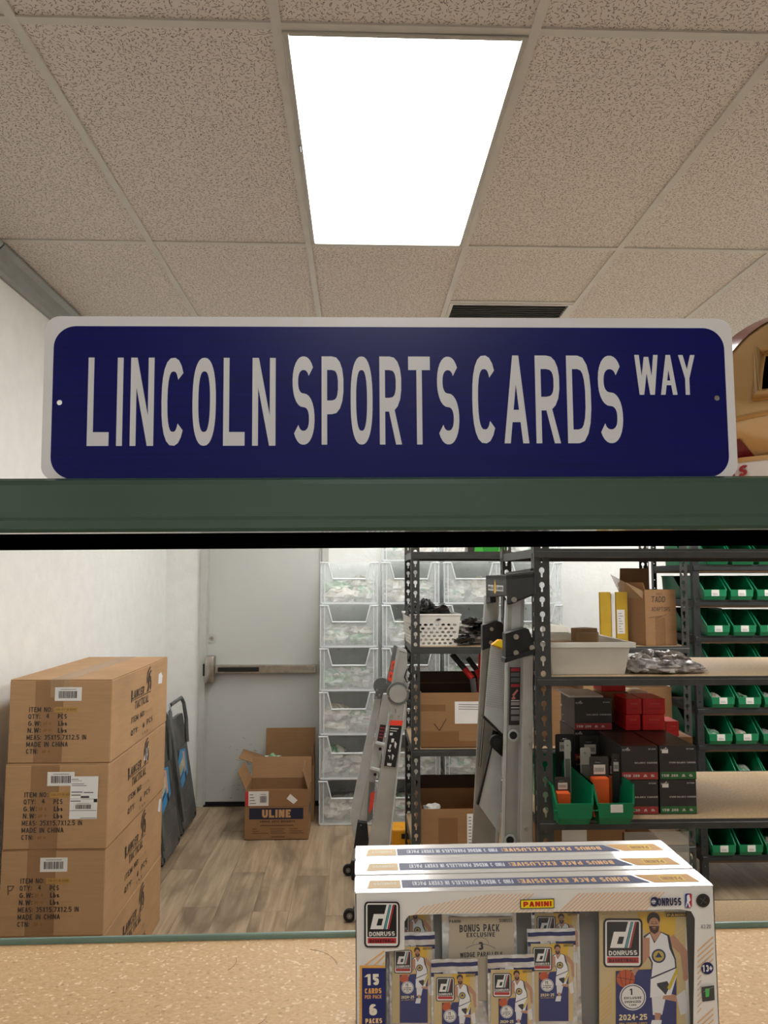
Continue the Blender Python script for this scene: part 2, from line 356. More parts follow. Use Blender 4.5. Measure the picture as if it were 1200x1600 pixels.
# ------------------------------------------------------------------ lettering: stroke font drawn as flat ink shapes
def arc(cx, cy, rx, ry, a0, a1, n, e=1.0):
    out = []
    for k in range(n + 1):
        q = math.radians(a0 + (a1 - a0) * k / n); c, s_ = math.cos(q), math.sin(q)
        out.append((cx + rx * math.copysign(abs(c) ** e, c), cy + ry * math.copysign(abs(s_) ** e, s_)))
    return out
def glyph(ch, w, t, n):
    """strokes of a glyph in a w x 1 cell: r rect, d horizontal-cut diagonal, p path"""
    h = t / 2; L, R, B, T = h, w - h, h, 1 - h; cx = w / 2; rx = (w - t) / 2; E = .8
    bar = ('r', 0, 0, t, 1)
    def bowl(y0, y1, x1=None):
        x1 = x1 or R; ry = (y1 - y0) / 2; k = min(rx * 1.1, (x1 - L) * .75)
        return ('p', [(L, y1)] + arc(x1 - k, (y0 + y1) / 2, k, ry, 90, -90, n, E) + [(L, y0)], False)
    G = {
    'A': [('d', h, 0, cx, 1), ('d', w - h, 0, cx, 1), ('r', w * .2, .24, w * .8, .24 + t * .9)],
    'B': [bar, bowl(.5, T, R * .95), bowl(B, .5)],
    'C': [('p', arc(cx, .5, rx, .5 - h, 38, 322, n * 2, E), False)],
    'D': [bar, bowl(B, T)],
    'E': [bar, ('r', 0, 0, w, t), ('r', 0, 1 - t, w, 1), ('r', 0, .5 - h, w * .85, .5 + h)],
    'F': [bar, ('r', 0, 1 - t, w, 1), ('r', 0, .5 - h, w * .85, .5 + h)],
    'G': [('p', arc(cx, .5, rx, .5 - h, 40, 350, n * 2, E), False), ('r', w * .5, .38, w, .38 + t), ('r', w - t, .12, w, .45)],
    'H': [bar, ('r', w - t, 0, w, 1), ('r', 0, .5 - h, w, .5 + h)],
    'I': [bar],
    'J': [('r', w - t, .3, w, 1), ('p', [(R, .35)] + arc(cx, .3, rx, .3 - h, 0, -170, n, E), False)],
    'K': [bar, ('d', t, .35, w - h, 1), ('d', t * 1.2, .5, w - h, 0)],
    'L': [bar, ('r', 0, 0, w, t)],
    'M': [bar, ('r', w - t, 0, w, 1), ('d', h, 1, cx, .15), ('d', w - h, 1, cx, .15)],
    'N': [bar, ('r', w - t, 0, w, 1), ('d', h * 1.1, 1, w - h * 1.1, 0)],
    'O': [('p', arc(cx, .5, rx, .5 - h, 0, 360, n * 4, E)[:-1], True)],
    'P': [bar, bowl(.42, T)],
    'Q': [('p', arc(cx, .5, rx, .5 - h, 0, 360, n * 4, E)[:-1], True), ('d', cx, .3, w, 0)],
    'R': [bar, bowl(.45, T), ('d', w * .5, .45, w - h, 0)],
    'S': [('p', arc(cx, .5 + (.5 - h) / 2, rx, (.5 - h) / 2, 30, 268, n * 2, .9) + arc(cx, .5 - (.5 - h) / 2, rx, (.5 - h) / 2, 88, -150, n * 2, .9), False)],
    'T': [('r', cx - h, 0, cx + h, 1), ('r', 0, 1 - t, w, 1)],
    'U': [('p', [(L, 1)] + arc(cx, .35, rx, .35 - h, 180, 360, n * 2, E) + [(R, 1)], False)],
    'V': [('d', h, 1, cx, 0), ('d', w - h, 1, cx, 0)],
    'W': [('d', h, 1, w * .27, 0), ('d', cx, .95, w * .27, 0), ('d', cx, .95, w * .73, 0), ('d', w - h, 1, w * .73, 0)],
    'X': [('d', h, 1, w - h, 0), ('d', w - h, 1, h, 0)],
    'Y': [('d', h, 1, cx, .42), ('d', w - h, 1, cx, .42), ('r', cx - h, 0, cx + h, .45)],
    'Z': [('r', 0, 1 - t, w, 1), ('r', 0, 0, w, t), ('d', h, 0, w - h, 1)],
    '0': [('p', arc(cx, .5, rx, .5 - h, 0, 360, n * 4, E)[:-1], True)],
    '1': [('r', cx - h, 0, cx + h, 1), ('d', cx - t * 1.2, .75, cx, 1)],
    '2': [('p', arc(cx, .72, rx, .28 - h, 165, -35, n * 2, E) + [(L, B)], False), ('r', 0, 0, w, t)],
    '3': [('p', arc(cx, .5 + (.5 - h) / 2, rx * .92, (.5 - h) / 2, 160, -84, n * 2, .9), False), ('p', arc(cx, .5 - (.5 - h) / 2, rx, (.5 - h) / 2, 84, -160, n * 2, .9), False)],
    '4': [('r', w * .7 - h, 0, w * .7 + h, 1), ('r', 0, .22, w, .22 + t), ('d', h, .25, w * .65, 1)],
    '5': [('r', 0, 1 - t, w * .95, 1), ('r', 0, .5, t, 1), ('p', [(L, .55)] + arc(cx, .33, rx, .33 - h, 100, -160, n * 2, E), False)],
    '6': [('p', arc(cx, .5, rx, .5 - h, 50, 180, n * 2, E) , False), ('p', arc(cx, .32, rx, .32 - h, 0, 360, n * 3, E)[:-1], True)],
    '7': [('r', 0, 1 - t, w, 1), ('d', w * .3, 0, w - h, 1)],
    '8': [('p', arc(cx, .74, rx * .9, .26 - h, 0, 360, n * 3, E)[:-1], True), ('p', arc(cx, .27, rx, .27 - h, 0, 360, n * 3, E)[:-1], True)],
    '9': [('p', arc(cx, .68, rx, .32 - h, 0, 360, n * 3, E)[:-1], True), ('p', arc(cx, .5, rx, .5 - h, 0, -130, n * 2, E), False)],
    ':': [('r', 0, .1, t * 1.1, .1 + t), ('r', 0, .6, t * 1.1, .6 + t)],
    '.': [('r', 0, 0, t * 1.1, t)],
    '!': [('r', 0, 0, t * 1.1, t), ('r', 0, .28, t * 1.1, 1)],
    '-': [('r', 0, .42, w * .7, .42 + t)], '+': [('r', 0, .5 - h, w, .5 + h), ('r', cx - h, .5 - w / 2, cx + h, .5 + w / 2)],
    'b': [bar, ('p', arc(cx, .32, rx, .32 - h, 0, 360, n * 3, E)[:-1], True)],
    's': [('p', arc(cx, .34 + (.34 - h) / 2, rx, (.34 - h) / 2, 25, 268, n, .9) + arc(cx, h + (.34 - h) / 2, rx, (.34 - h) / 2, 88, -155, n, .9), False)],
    }
    return G.get(ch, [])
def gw(ch, w, t):
    return {'I': t, ' ': w * .62, ':': t * 1.2, '.': t * 1.2, '!': t * 1.2, 'M': w * 1.2, 'W': w * 1.42, '1': w * .8, '-': w * .8, 'L': w * .92, 'E': w * .88, 'F': w * .88}.get(ch, w)
def text(mb, s, T, x, y, h, mat, fit=None, w=.62, t=.16, gap=.12, n=3, align='l', slant=0):
    """T maps flat (x, y) to 3D; fit = total width wanted"""
    tot = sum(gw(c, w, t) + gap for c in s) - gap
    sx = h if fit is None else fit / tot
    if align == 'c': x -= tot * sx / 2
    if align == 'r': x -= tot * sx
    i = mb.m(mat); o_ = T(x, y); nn = (T(x + .001, y) - o_).cross(T(x, y + .001) - o_).normalized() * 1.2e-5; cnt = [0]
    def put(pts):
        cnt[0] = (cnt[0] + 1) % 6
        b = len(mb.v); mb.v += [T(x + (p[0] + slant * p[1]) * sx, y + p[1] * h) + nn * cnt[0] for p in pts]; return b
    for c in s:
        W_ = gw(c, w, t)
        for g in glyph(c, W_, t, n):
            if g[0] == 'r':
                b = put([(g[1], g[2]), (g[3], g[2]), (g[3], g[4]), (g[1], g[4])]); mb.f.append([b, b + 1, b + 2, b + 3]); mb.mi.append(i)
            elif g[0] == 'd':
                _, x0, y0, x1, y1 = g; k = t * .54
                b = put([(x0 - k, y0), (x0 + k, y0), (x1 + k, y1), (x1 - k, y1)]); mb.f.append([b, b + 1, b + 2, b + 3]); mb.mi.append(i)
            else:
                P = [Vector(p) for p in g[1]]; P = [p for k_, p in enumerate(P) if k_ == 0 or (p - P[k_ - 1]).length > 1e-4]; N = len(P); a = []
                for k in range(N):
                    d1 = (P[k] - P[k - 1]) if (k or g[2]) else (P[1] - P[0])
                    d2 = (P[(k + 1) % N] - P[k]) if (k < N - 1 or g[2]) else d1
                    if d1.length < 1e-6: d1 = d2
                    d1 = d1.normalized(); d2 = d2.normalized(); m_ = (d1 + d2)
                    m_ = m_.normalized() if m_.length > .2 else d1
                    nrm = Vector((-m_.y, m_.x)); sc_ = 1 / max(.6, nrm.dot(Vector((-d1.y, d1.x))))
                    a += [P[k] + nrm * t / 2 * sc_, P[k] - nrm * t / 2 * sc_]
                b = put([(q.x, q.y) for q in a])
                for k in range(N if g[2] else N - 1):
                    j = (k + 1) % N; mb.f.append([b + 2 * k, b + 2 * k + 1, b + 2 * j + 1, b + 2 * j]); mb.mi.append(i)
        x += (W_ + gap) * sx

# ================================================================== SETTING
XL, XR, YB, YF, ZC = -1.432, 3.467, 5.95, -3.1, 2.95
w_ = MB().box(XL - .1, XL, YF - .1, YB + .1, -.1, ZC + .1, 'wall').build('wall_left'); struct(w_)
w_ = MB().box(XR, XR + .1, YF - .1, YB + .1, -.1, ZC + .1, 'wall').build('wall_right'); struct(w_)
b = MB(); DX0, DX1, DZ = -1.121, -.272, 2.1
b.box(XL, DX0 - .05, YB, YB + .1, -.1, ZC + .1, 'wall'); b.box(DX1 + .05, XR, YB, YB + .1, -.1, ZC + .1, 'wall'); b.box(DX0 - .05, DX1 + .05, YB, YB + .1, DZ + .05, ZC + .1, 'wall')
struct(b.build('wall_back'))
struct(MB().box(XL, XR, YF - .1, YF, -.1, ZC + .1, 'wall').build('wall_front'))

# floor and its planks
fl = struct(MB().box(XL, XR, YF, YB + .1, -.06, -.003, 'floor').build('floor'))
PW = .182; me = {}
for i in range(13):
    x0 = XL + .003 + i * PW; y = 2.55 + (i * .47 % 1.0); 
    while y < YB:
        L = min(1.21, YB - y); key = round(L, 3)
        if L > .04:
            if key not in me:
                o = MB().box(0, PW - .002, 0, L - .002, -.003, 0, 'floor').build('plank', fl, bevel=.0009, seg=1); me[key] = o.data
            else:
                o = bpy.data.objects.new('plank', me[key]); COL.objects.link(o); o.parent = fl
            o.location = (x0, y, 0)
        y += 1.21

# ceiling, tiles and grid
cl = struct(MB().box(XL, XR, YF, YB, ZC + .02, ZC + .1, 'tile').build('ceiling'))
XS = [XL, -.805, -.195, .417, 1.027, 1.637, 2.247, 2.857, XR]
YS = [-3.1, -1.905, -.685, .535, 1.753, 2.971, 4.19, 5.41, 5.95]
LIGHTS = [(2, 4), (2, 1), (6, 4), (6, 5), (2, 6), (5, 6)]
me = {}
def tile(i, y0, y1):
    w, d = XS[i + 1] - XS[i], y1 - y0; key = (round(w, 3), round(d, 3))
    if key not in me:
        o = MB().box(.008, w - .008, .008, d - .008, .004, .019, 'tile').build('ceiling_tile', cl); me[key] = o.data
    else:
        o = bpy.data.objects.new('ceiling_tile', me[key]); COL.objects.link(o); o.parent = cl
    o.location = (XS[i], y0, ZC)
for i in range(len(XS) - 1):
    for j in range(len(YS) - 1):
        if (i, j) in LIGHTS: continue
        if (i, j) == (3, 5): tile(i, 2.971, 3.58)
        else: tile(i, YS[j], YS[j + 1])
for x in XS[1:-1]: MB().box(x - .012, x + .012, YF, YB, ZC - .002, ZC + .03, 'tee').build('grid_bar', cl)
for y in YS[1:-1] + [3.58]:
    for i in range(len(XS) - 1):
        if y == 3.58 and i != 3: continue
        MB().box(XS[i] + .012, XS[i + 1] - .012, y - .012, y + .012, ZC - .0015, ZC + .03, 'tee').build('cross_bar', cl)
# grey cove trim along the left wall top
pr = [(0, 0), (.012, -.012), (.02, -.02), (.05, -.036), (.07, -.05)]
prof = [(XL, ZC - .098), (XL + .014, ZC - .098), (XL + .02, ZC - .082), (XL + .042, ZC - .062), (XL + .05, ZC - .03), (XL + .066, ZC - .012), (XL + .066, ZC - .002), (XL, ZC - .002)]
def cove(y0, y1): return MB().prism([(x, y0, z) for x, z in prof], (0, y1 - y0, 0), 'cove')
struct(cove(2.985, YB).build('trim_1'))
struct(cove(YF, 2.975).build('trim_2'))
# door
d0 = struct(MB().box(DX0, DX1, YB + .015, YB + .06, .012, DZ, 'door').build('door_1', bevel=.003))
b = MB()
for a_, c_ in ((DX0 - .05, DX0 - .003), (DX1 + .003, DX1 + .05)): b.box(a_, c_, YB - .02, YB + .1, 0, DZ + .05, 'frame')
b.box(DX0 - .05, DX1 + .05, YB - .02, YB + .1, DZ + .004, DZ + .05, 'frame'); b.build('door_frame', d0, bevel=.003)
b = MB(); 
for x_ in (DX0 - .003, DX1 - .012): b.box(x_, x_ + .012, YB + .0, YB + .014, 0, DZ, 'frame')
b.build('door_stop', d0)
MB().box(DX0, DX1, YB - .01, YB + .09, .0, .011, 'black').build('door_threshold', d0)
MB().box(DX0 + .01, DX1 - .01, YB + .008, YB + .0149, .012, .03, 'black').build('door_sweep', d0)
yd = YB + .015
q = at(331, 997, yd); b = MB(); b.disc((q.x, yd - .006, q.z), .037, (0, 1, 0), .006, 'frame', 20); b.disc((q.x, yd - .009, q.z), .017, (0, 1, 0), .006, 'steel', 16); b.box(q.x - .002, q.x + .002, yd - .010, yd - .008, q.z - .006, q.z + .006, 'black'); b.build('deadbolt_rose', d0)
q = at(328, 1046, yd - .05); q2 = at(494, 1045, yd - .05)
b = MB(); b.box(q.x - .036, q.x + .036, yd - .075, yd, q.z - .10, q.z + .10, 'steel'); pb = b.build('push_bar_head', d0, bevel=.012, smooth=True)
MB().box(q.x - .055, q.x - .034, yd - .04, yd, q.z - .05, q.z + .04, 'black').build('push_bar_latch', pb, bevel=.004)
MB().box(q.x + .036, q2.x, yd - .055, yd, q.z - .030, q.z + .030, 'steel').build('push_bar_rail', d0, bevel=.004)
MB().box(q.x + .06, q.x + .36, yd - .068, yd - .054, q.z - .016, q.z + .016, 'black').build('push_bar_pad', d0, bevel=.003)
b = MB(); random.seed(3)
for k in range(46):
    a_, c_ = random.gauss(.32, .1), abs(random.gauss(.22, .14)) + .04; L = random.uniform(.006, .03); an = random.uniform(-.6, .9)
    P = [(0, 0), (L, 0), (L, .0022), (0, .0022)]
    b.face([(DX0 + a_ + x * math.cos(an) - y * math.sin(an), yd - .0006, c_ + x * math.sin(an) + y * math.cos(an)) for x, y in P], (96, 96, 96))
b.build('scuff_marks', d0)
# baseboard
struct(MB().box(XL, XL + .008, YF, YB - .0, 0, .10, 'cove').build('baseboard_left'))
struct(MB().box(DX1 + .06, XR, YB - .008, YB, 0, .10, 'cove').build('baseboard_back'))

# ceiling lights
def troffer(x0, x1, y0, y1, label, group=None):
    t = thing('ceiling_light', label, 'ceiling light', ((x0 + x1) / 2, (y0 + y1) / 2, ZC), 0, group)
    b = MB(); f = .014
    for a in ((x0 + .012, x0 + .012 + f, y0 + .012, y1 - .012), (x1 - .012 - f, x1 - .012, y0 + .012, y1 - .012), (x0 + .012 + f, x1 - .012 - f, y0 + .012, y0 + .012 + f), (x0 + .012 + f, x1 - .012 - f, y1 - .012 - f, y1 - .012)):
        b.box(*a, ZC - .007, ZC + .02, 'lightframe')
    b.build('light_frame', t, True, bevel=.002)
    MB().box(x0 + .012 + f, x1 - .012 - f, y0 + .012 + f, y1 - .012 - f, ZC + .001, ZC + .008, 'lamp').build('diffuser', t, True)
    b = MB(); b.tube([(x0 + .018, y0 + .5, ZC - .009), (x0 + .018, y0 + .53, ZC - .009)], .003, 'alu_dark'); b.build('hinge_pin', t, True)
troffer(-.195, .417, 1.753, 2.971, 'rectangular fluorescent light panel lit in the ceiling above the blue sign')
troffer(-.195, .417, -1.905, -.685, 'lit ceiling light panel behind the shelf, over the aisle')
troffer(2.247, 2.857, 1.753, 2.971, 'lit ceiling light panel near the right wall, beside the shelves')
troffer(2.247, 2.857, 2.971, 4.19, 'added unseen ceiling light panel near the right wall, over the bin rack')  # out of view, added to brighten the cartons' right sides
troffer(-.195, .417, 4.19, 5.41, 'lit ceiling light panel at the back, before the metal door')
troffer(1.637, 2.247, 4.19, 5.41, 'lit ceiling light panel at the back, over the metal racks')
# vent
vx0, vx1, vy0, vy1 = XS[3], XS[4], 3.58, 4.19
t = thing('ceiling_vent', 'dark grey square ceiling vent just above the top of the sign', 'vent', ((vx0 + vx1) / 2, (vy0 + vy1) / 2, ZC))
b = MB()
for a in ((vx0 + .013, vx0 + .03, vy0 + .013, vy1 - .013), (vx1 - .03, vx1 - .013, vy0 + .013, vy1 - .013), (vx0 + .03, vx1 - .03, vy0 + .013, vy0 + .03), (vx0 + .03, vx1 - .03, vy1 - .03, vy1 - .013)): b.box(*a, ZC - .004, ZC + .01, 'tee')
b.build('vent_frame', t, True)
MB().box(vx0 + .03, vx1 - .03, vy0 + .03, vy1 - .03, ZC + .012, ZC + .016, 'vent').build('vent_back', t, True)
sl = None
for k in range(18):
    y = vy0 + .045 + k * .03
    MB().hexa([(vx0 + .03, y, ZC), (vx1 - .03, y, ZC), (vx1 - .03, y + .002, ZC), (vx0 + .03, y + .002, ZC)], [(vx0 + .03, y + .018, ZC + .011), (vx1 - .03, y + .018, ZC + .011), (vx1 - .03, y + .02, ZC + .011), (vx0 + .03, y + .02, ZC + .011)], 'vent').build('slat', t, True)

# ================================================================== FOREGROUND SHELF UNIT
ROLL = -.0078
SX0, SX1 = -.62, .66
t = thing('shelving_unit', 'green enamelled steel shelving unit with particle board deck, framing the view', 'shelving', (0, .68, 0), ry=0)
def rolled(mb, zc):
    mb.v = [Vector((p.x, p.y, p.z + p.x * .0078)) for p in mb.v]; return mb
# front beam of upper shelf: stepped profile, extruded along x
ZB0, ZB1 = 1.6965, 1.7445
prof = [(.680, ZB0), (.6785, ZB0 + .003), (.6785, ZB0 + .010), (.680, ZB0 + .013), (.680, ZB1 - .007), (.6815, ZB1 - .003), (.685, ZB1 - .0008), (.690, ZB1), (.694, ZB1), (.694, ZB1 - .012), (.722, ZB1 - .012), (.722, ZB1 - .015), (.684, ZB1 - .015), (.684, ZB0 + .002), (.700, ZB0 + .002), (.700, ZB0)]
def xprof(prof, mat, x0=SX0, x1=SX1): return MB().prism([(x0, y, z) for y, z in prof], (x1 - x0, 0, 0), mat)
rolled(xprof(prof, 'green'), 0).build('upper_front_beam', t, True)
rp = [(1.70 - y, z) for y, z in prof]
rolled(xprof(rp, 'green'), 0).build('upper_rear_beam', t, True)
rolled(MB().box(SX0, SX1, .701, .999, ZB0 + .0012, ZB0 + .004, 'matblack'), 0).build('underside_sheet', t, True)  # near-black sheet gives the deck its dark underside
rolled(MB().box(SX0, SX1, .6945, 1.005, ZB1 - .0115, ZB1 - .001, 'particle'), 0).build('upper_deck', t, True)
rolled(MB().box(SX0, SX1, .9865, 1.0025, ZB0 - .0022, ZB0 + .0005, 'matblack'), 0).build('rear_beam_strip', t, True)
# lower shelf
ZS = 1.2205
rolled(MB().box(SX0, SX1, .50, 1.0, ZS - .016, ZS, 'particle'), 0).build('lower_deck', t, True)
lp = [(1.0005, ZS - .05), (1.0005, ZS + .0045), (1.0015, ZS + .006), (1.005, ZS + .006), (1.006, ZS + .0045), (1.006, ZS - .05)]
rolled(xprof(lp, 'teal'), 0).build('lower_rear_beam', t, True)
lp = [(.50 - .006, ZS - .05), (.50 - .006, ZS + .003), (.4995, ZS + .003), (.4995, ZS - .05)]
rolled(xprof(lp, 'green'), 0).build('lower_front_beam', t, True)
for x in (SX0 - .03, SX1 + .0):
    for y in (.52, .99):
        b = MB(); b.box(x, x + .03, y, y + .002, 0, 1.95, 'green'); b.box(x if x > 0 else x, x + .002, y, y + .03, 0, 1.95, 'green'); b.build('post', t, True)
b = MB(); random.seed(11)
for (u, v_, L, a) in ((-.14, .955, .03, 1.1), (-.09, .83, .02, 1.5), (-.055, .97, .05, .25), (.03, .9, .02, .3)):
    pts = [(u + L * k / 6 * math.cos(a + .1 * k), v_ - L * k / 6 * math.sin(a + .1 * k), ZS + .0004) for k in range(7)]
    b.tube(pts, .00022, (120, 84, 54), 4)
rolled(b, 0); tag(b.build('loose_hairs', stuff=True), 'thin loose hairs lying on the bare particle board deck', 'hair')

# ================================================================== STREET SIGN
SY = .6975
sg = thing('street_sign', 'blue street sign with white border reading LINCOLN SPORTS CARDS WAY, standing on the green shelf', 'sign', (at(605, 745, SY).x, SY, ZB1 - .001 + .0002), ry=-.0075)
Ms = Matrix.Rotation(-.0075, 3, 'Y').inverted()
def sl_(px, py):
    p = Ms @ (at(px, py, SY) - sg.location); return p.x, p.z
SX = lambda x, y, d: Vector((x, d, y))
x0, z1 = sl_(71, 494); x1, _ = sl_(1142, 490)
b = MB(); lh, rh = sl_(93, 629), sl_(1120, 622)
b.plate(rrect(x0, 0, x1, z1, .013, 8), [circ(*lh, .0024, 14), circ(*rh, .0024, 14)], SX, .0012, 'signwhite'); b.build('sign_plate', sg)
bx0, bz1 = sl_(85, 509.5); bx1, _ = sl_(1129.5, 505)
b = MB(); b.plate(rrect(bx0, .0085 if 0 else .0012, bx1, bz1, .0195, 10), [circ(*lh, .0024, 14), circ(*rh, .0024, 14)], lambda x, y, d: Vector((x, -.0001 - d, y)), .0002, 'signblue'); b.build('blue_field', sg)
b = MB(); b.layer = 1; TT = lambda x, y: Vector((x, -.0005, y))
for wd, xa, xb, ya, yb, tt, ww in (('LINCOLN', 135.5, 431, 559.5, 697, .155, .62), ('SPORTS', 457, 716, 557.5, 695, .155, .62), ('CARDS', 739, 970, 556, 693, .155, .66), ('WAY', 993, 1084.5, 555, 617, .13, .5)):
    a = sl_(xa, yb); c = sl_(xb, ya)
    text(b, wd, TT, a[0], a[1], c[1] - a[1], 'signletter', fit=c[0] - a[0], w=ww, t=tt, gap=.20 if wd != 'WAY' else .07, n=9)
b.build('lettering', sg)
b = MB(); b.disc((rh[0], .0125, rh[1]), .0035, (0, -1, 0), .0113, 'steel', 12); b.build('rivet', sg, bevel=.0005)

# ================================================================== RETAIL CARD BOXES ON THE LOWER DECK
def poly(mb, pts, mat, y, M_=None):
    """flat ink shape on the plane at depth y; later shapes lie a hair nearer"""
    mb.layer += 1
    mb.face([(p[0], y - mb.layer * 1.5e-5, p[1]) for p in pts], mat)
def stroke_poly(a, b_, w0, w1):
    a, b_ = Vector(a), Vector(b_); d = (b_ - a).normalized(); n_ = Vector((-d.y, d.x))
    return [a + n_ * w0 / 2, b_ + n_ * w1 / 2, b_ - n_ * w1 / 2, a - n_ * w0 / 2]
SKIN = (190, 140, 112)
def logo(mb, q, y, u0, v0, u1, v1, big=True):
    """black badge with a slanted d, stripes, a name and a red bar; q maps (u, v) to flat"""
    U = lambda a: u0 + (u1 - u0) * a; V = lambda a: v0 + (v1 - v0) * a
    P = lambda pts, c: poly(mb, [q(U(a), V(b_)) for a, b_ in pts], c, y)
    rr = lambda a, b_, c, d, r: rrect(a, b_, c, d, r, 3)
    P(rr(0, 0, 1, 1, .1), (20, 18, 20)); P(rr(.05, .035, .95, .965, .07), WHT); P(rr(.09, .065, .91, .775, .03), (22, 20, 22))
    P([(.10, .79), (.90, .79), (.90, .91), (.10, .91)], (184, 40, 44))
    P([(.17, .60), (.27, .27), (.60, .27), (.56, .37), (.40, .37), (.345, .52), (.52, .52), (.50, .60)], (238, 236, 232))
    P([(.46, .60), (.63, .065), (.70, .065), (.54, .60)], (238, 236, 232))
    P([(.56, .60), (.715, .065), (.75, .065), (.60, .60)], (90, 170, 180)); P([(.615, .60), (.765, .065), (.80, .065), (.65, .60)], (238, 236, 232)); P([(.665, .60), (.815, .065), (.85, .065), (.70, .60)], (190, 50, 56))
    mb.layer += 1
    a = q(U(.14), V(.755)); c = q(U(.86), V(.645)); yy = y - mb.layer * 1.5e-5
    text(mb, 'DONRUSS', lambda x, z: Vector((x, yy, z)), a[0], a[1], c[1] - a[1], (230, 228, 224), fit=c[0] - a[0], w=.8, t=.22)
    if big:
        a = q(U(.15), V(.895)); c = q(U(.85), V(.815)); text(mb, 'BASKETBALL', lambda x, z: Vector((x, yy, z)), a[0], a[1], c[1] - a[1], (40, 12, 16), fit=c[0] - a[0], w=.8, t=.26)
    mb.layer += 6

def card_art(mb, q, y, badge, detail=True):
    """printed front of a pack or card: gold ground, navy panel, basketball player, badge; q maps print units to flat"""
    P = lambda pts, c: poly(mb, [q(*p) for p in pts], c, y)
    C = lambda u, v, r, c, ry=None, n=14: P(circ(u, v, r, n, ry), c)
    Sk = lambda a, b_, w0, w1, c: P([tuple(v_) for v_ in stroke_poly(a, b_, w0, w1)], c)
    P([(262, 436), (745, 436), (745, 1330), (262, 1330)], (206, 184, 136)); P([(470, 436), (690, 436), (680, 640), (560, 600), (500, 520)], (222, 178, 52))
    if detail:
        for k in range(7): Sk((690, 560 + k * 30), (742, 508 + k * 30), 5, 5, (224, 190, 110)); Sk((266, 900 + k * 26), (330, 836 + k * 26), 5, 5, (222, 170, 90))
    P([(345, 760), (700, 740), (700, 1330), (345, 1330)], (214, 180, 92)); P([(353, 766), (692, 748), (692, 1330), (353, 1330)], (30, 44, 112))
    # player
    Sk((655, 580), (735, 665), 54, 42, SKIN); Sk((732, 655), (742, 790), 42, 24, SKIN); C(742, 800, 15, SKIN, 22)
    P([(552, 880), (640, 880), (612, 1010), (560, 1012)], (228, 228, 230)); Sk((620, 900), (705, 925), 46, 30, SKIN); P([(690, 905), (740, 870), (752, 1000), (715, 1012)], (224, 222, 222)); Sk((588, 1000), (585, 1045), 36, 26, SKIN); P([(555, 1040), (610, 1040), (600, 1100), (540, 1100)], (232, 232, 232))
    P([(548, 800), (690, 745), (694, 790), (662, 900), (600, 905), (545, 915)], (236, 236, 238)); P([(582, 835), (640, 822), (655, 850), (632, 900), (585, 850)], (44, 46, 58)); P([(690, 750), (640, 860), (655, 875), (700, 770)], (212, 186, 60))
    P([(508, 572), (545, 548), (600, 545), (652, 566), (668, 640), (688, 700), (692, 750), (548, 812), (552, 720), (520, 660)], (34, 38, 66)); P([(518, 578), (543, 556), (568, 612), (607, 552), (640, 570), (652, 640), (680, 700), (684, 745), (552, 800), (560, 720), (528, 655)], (236, 236, 238))
    P([(540, 520), (596, 520), (604, 556), (570, 602), (548, 560)], SKIN)
    C(592, 682, 40, (30, 44, 96)); C(592, 682, 30, (196, 172, 70)); P([(572, 690), (592, 660), (612, 690)], (30, 44, 96))
    Sk((520, 580), (522, 685), 44, 40, SKIN); Sk((524, 670), (452, 775), 40, 24, SKIN); C(450, 778, 16, SKIN)
    C(563, 478, 37, (36, 26, 22), 40); C(566, 512, 31, SKIN, 46); P([(538, 515), (595, 515), (590, 545), (570, 560), (546, 545)], (62, 40, 32)); P([(555, 521), (578, 521), (574, 527), (559, 527)], SKIN); P([(557, 531), (577, 531), (574, 535), (560, 535)], (150, 88, 78)); P([(563, 500), (570, 500), (572, 516), (561, 516)], (172, 122, 96))
    P([(550, 498), (562, 498), (562, 502), (550, 502)], (34, 24, 22)); P([(572, 498), (584, 498), (584, 502), (572, 502)], (34, 24, 22)); P([(545, 492), (562, 489), (562, 492)], (34, 24, 22)); P([(571, 489), (588, 492), (571, 492)], (34, 24, 22))
    C(408, 808, 51, (196, 86, 44), None, 18)
    if detail: Sk((408, 759), (408, 857), 3, 3, (60, 26, 18)); Sk((360, 800), (456, 816), 3, 3, (60, 26, 18)); Sk((372, 774), (390, 845), 3, 3, (60, 26, 18)); Sk((444, 774), (428, 845), 3, 3, (60, 26, 18))
    logo(mb, q, y, 283, 472, 502, 745, detail)
    C(447, 910, 74, (232, 230, 226), None, 20); C(447, 910, 68, (36, 44, 92), None, 20); C(447, 910, 63, (236, 234, 230), None, 20)
    mb.layer += 1; yy = y - mb.layer * 1.5e-5; TT = lambda x, z: Vector((x, yy, z))
    for s_, u, v0, v1, w_ in ((badge[0], 440, 898, 862, 14 * len(badge[0]) + 4), (badge[1], 447, 922, 906, 96), (badge[2], 447, 943, 928, 92), ('CARD' if badge[0] == '1' else 'PACK', 447, 958, 948, 40)):
        a = q(u - w_ / 2, v0); c = q(u + w_ / 2, v1); text(mb, s_, TT, a[0], a[1], c[1] - a[1], (26, 26, 34), fit=c[0] - a[0], t=.22, w=.66)
    a = q(370, 1040); c = q(526, 1003); text(mb, '2024-25', TT, a[0], a[1], c[1] - a[1], (238, 222, 172), fit=c[0] - a[0], t=.22, w=.66)
    a = q(372, 1062); c = q(528, 1048); text(mb, 'NBA TRADING CARDS', TT, a[0], a[1], c[1] - a[1], (206, 170, 80), fit=c[0] - a[0], t=.2, w=.66)
    mb.layer += 6
    P([(632, 441), (745, 438), (745, 460), (632, 463)], (52, 40, 20)); mb.layer += 1; yy2 = y - mb.layer * 1.5e-5
    a = q(638, 459); c = q(739, 443); text(mb, 'PANINI', lambda x, z: Vector((x, yy2, z)), a[0], a[1], c[1] - a[1], (206, 170, 60), fit=c[0] - a[0], t=.22, w=.66); mb.layer += 6

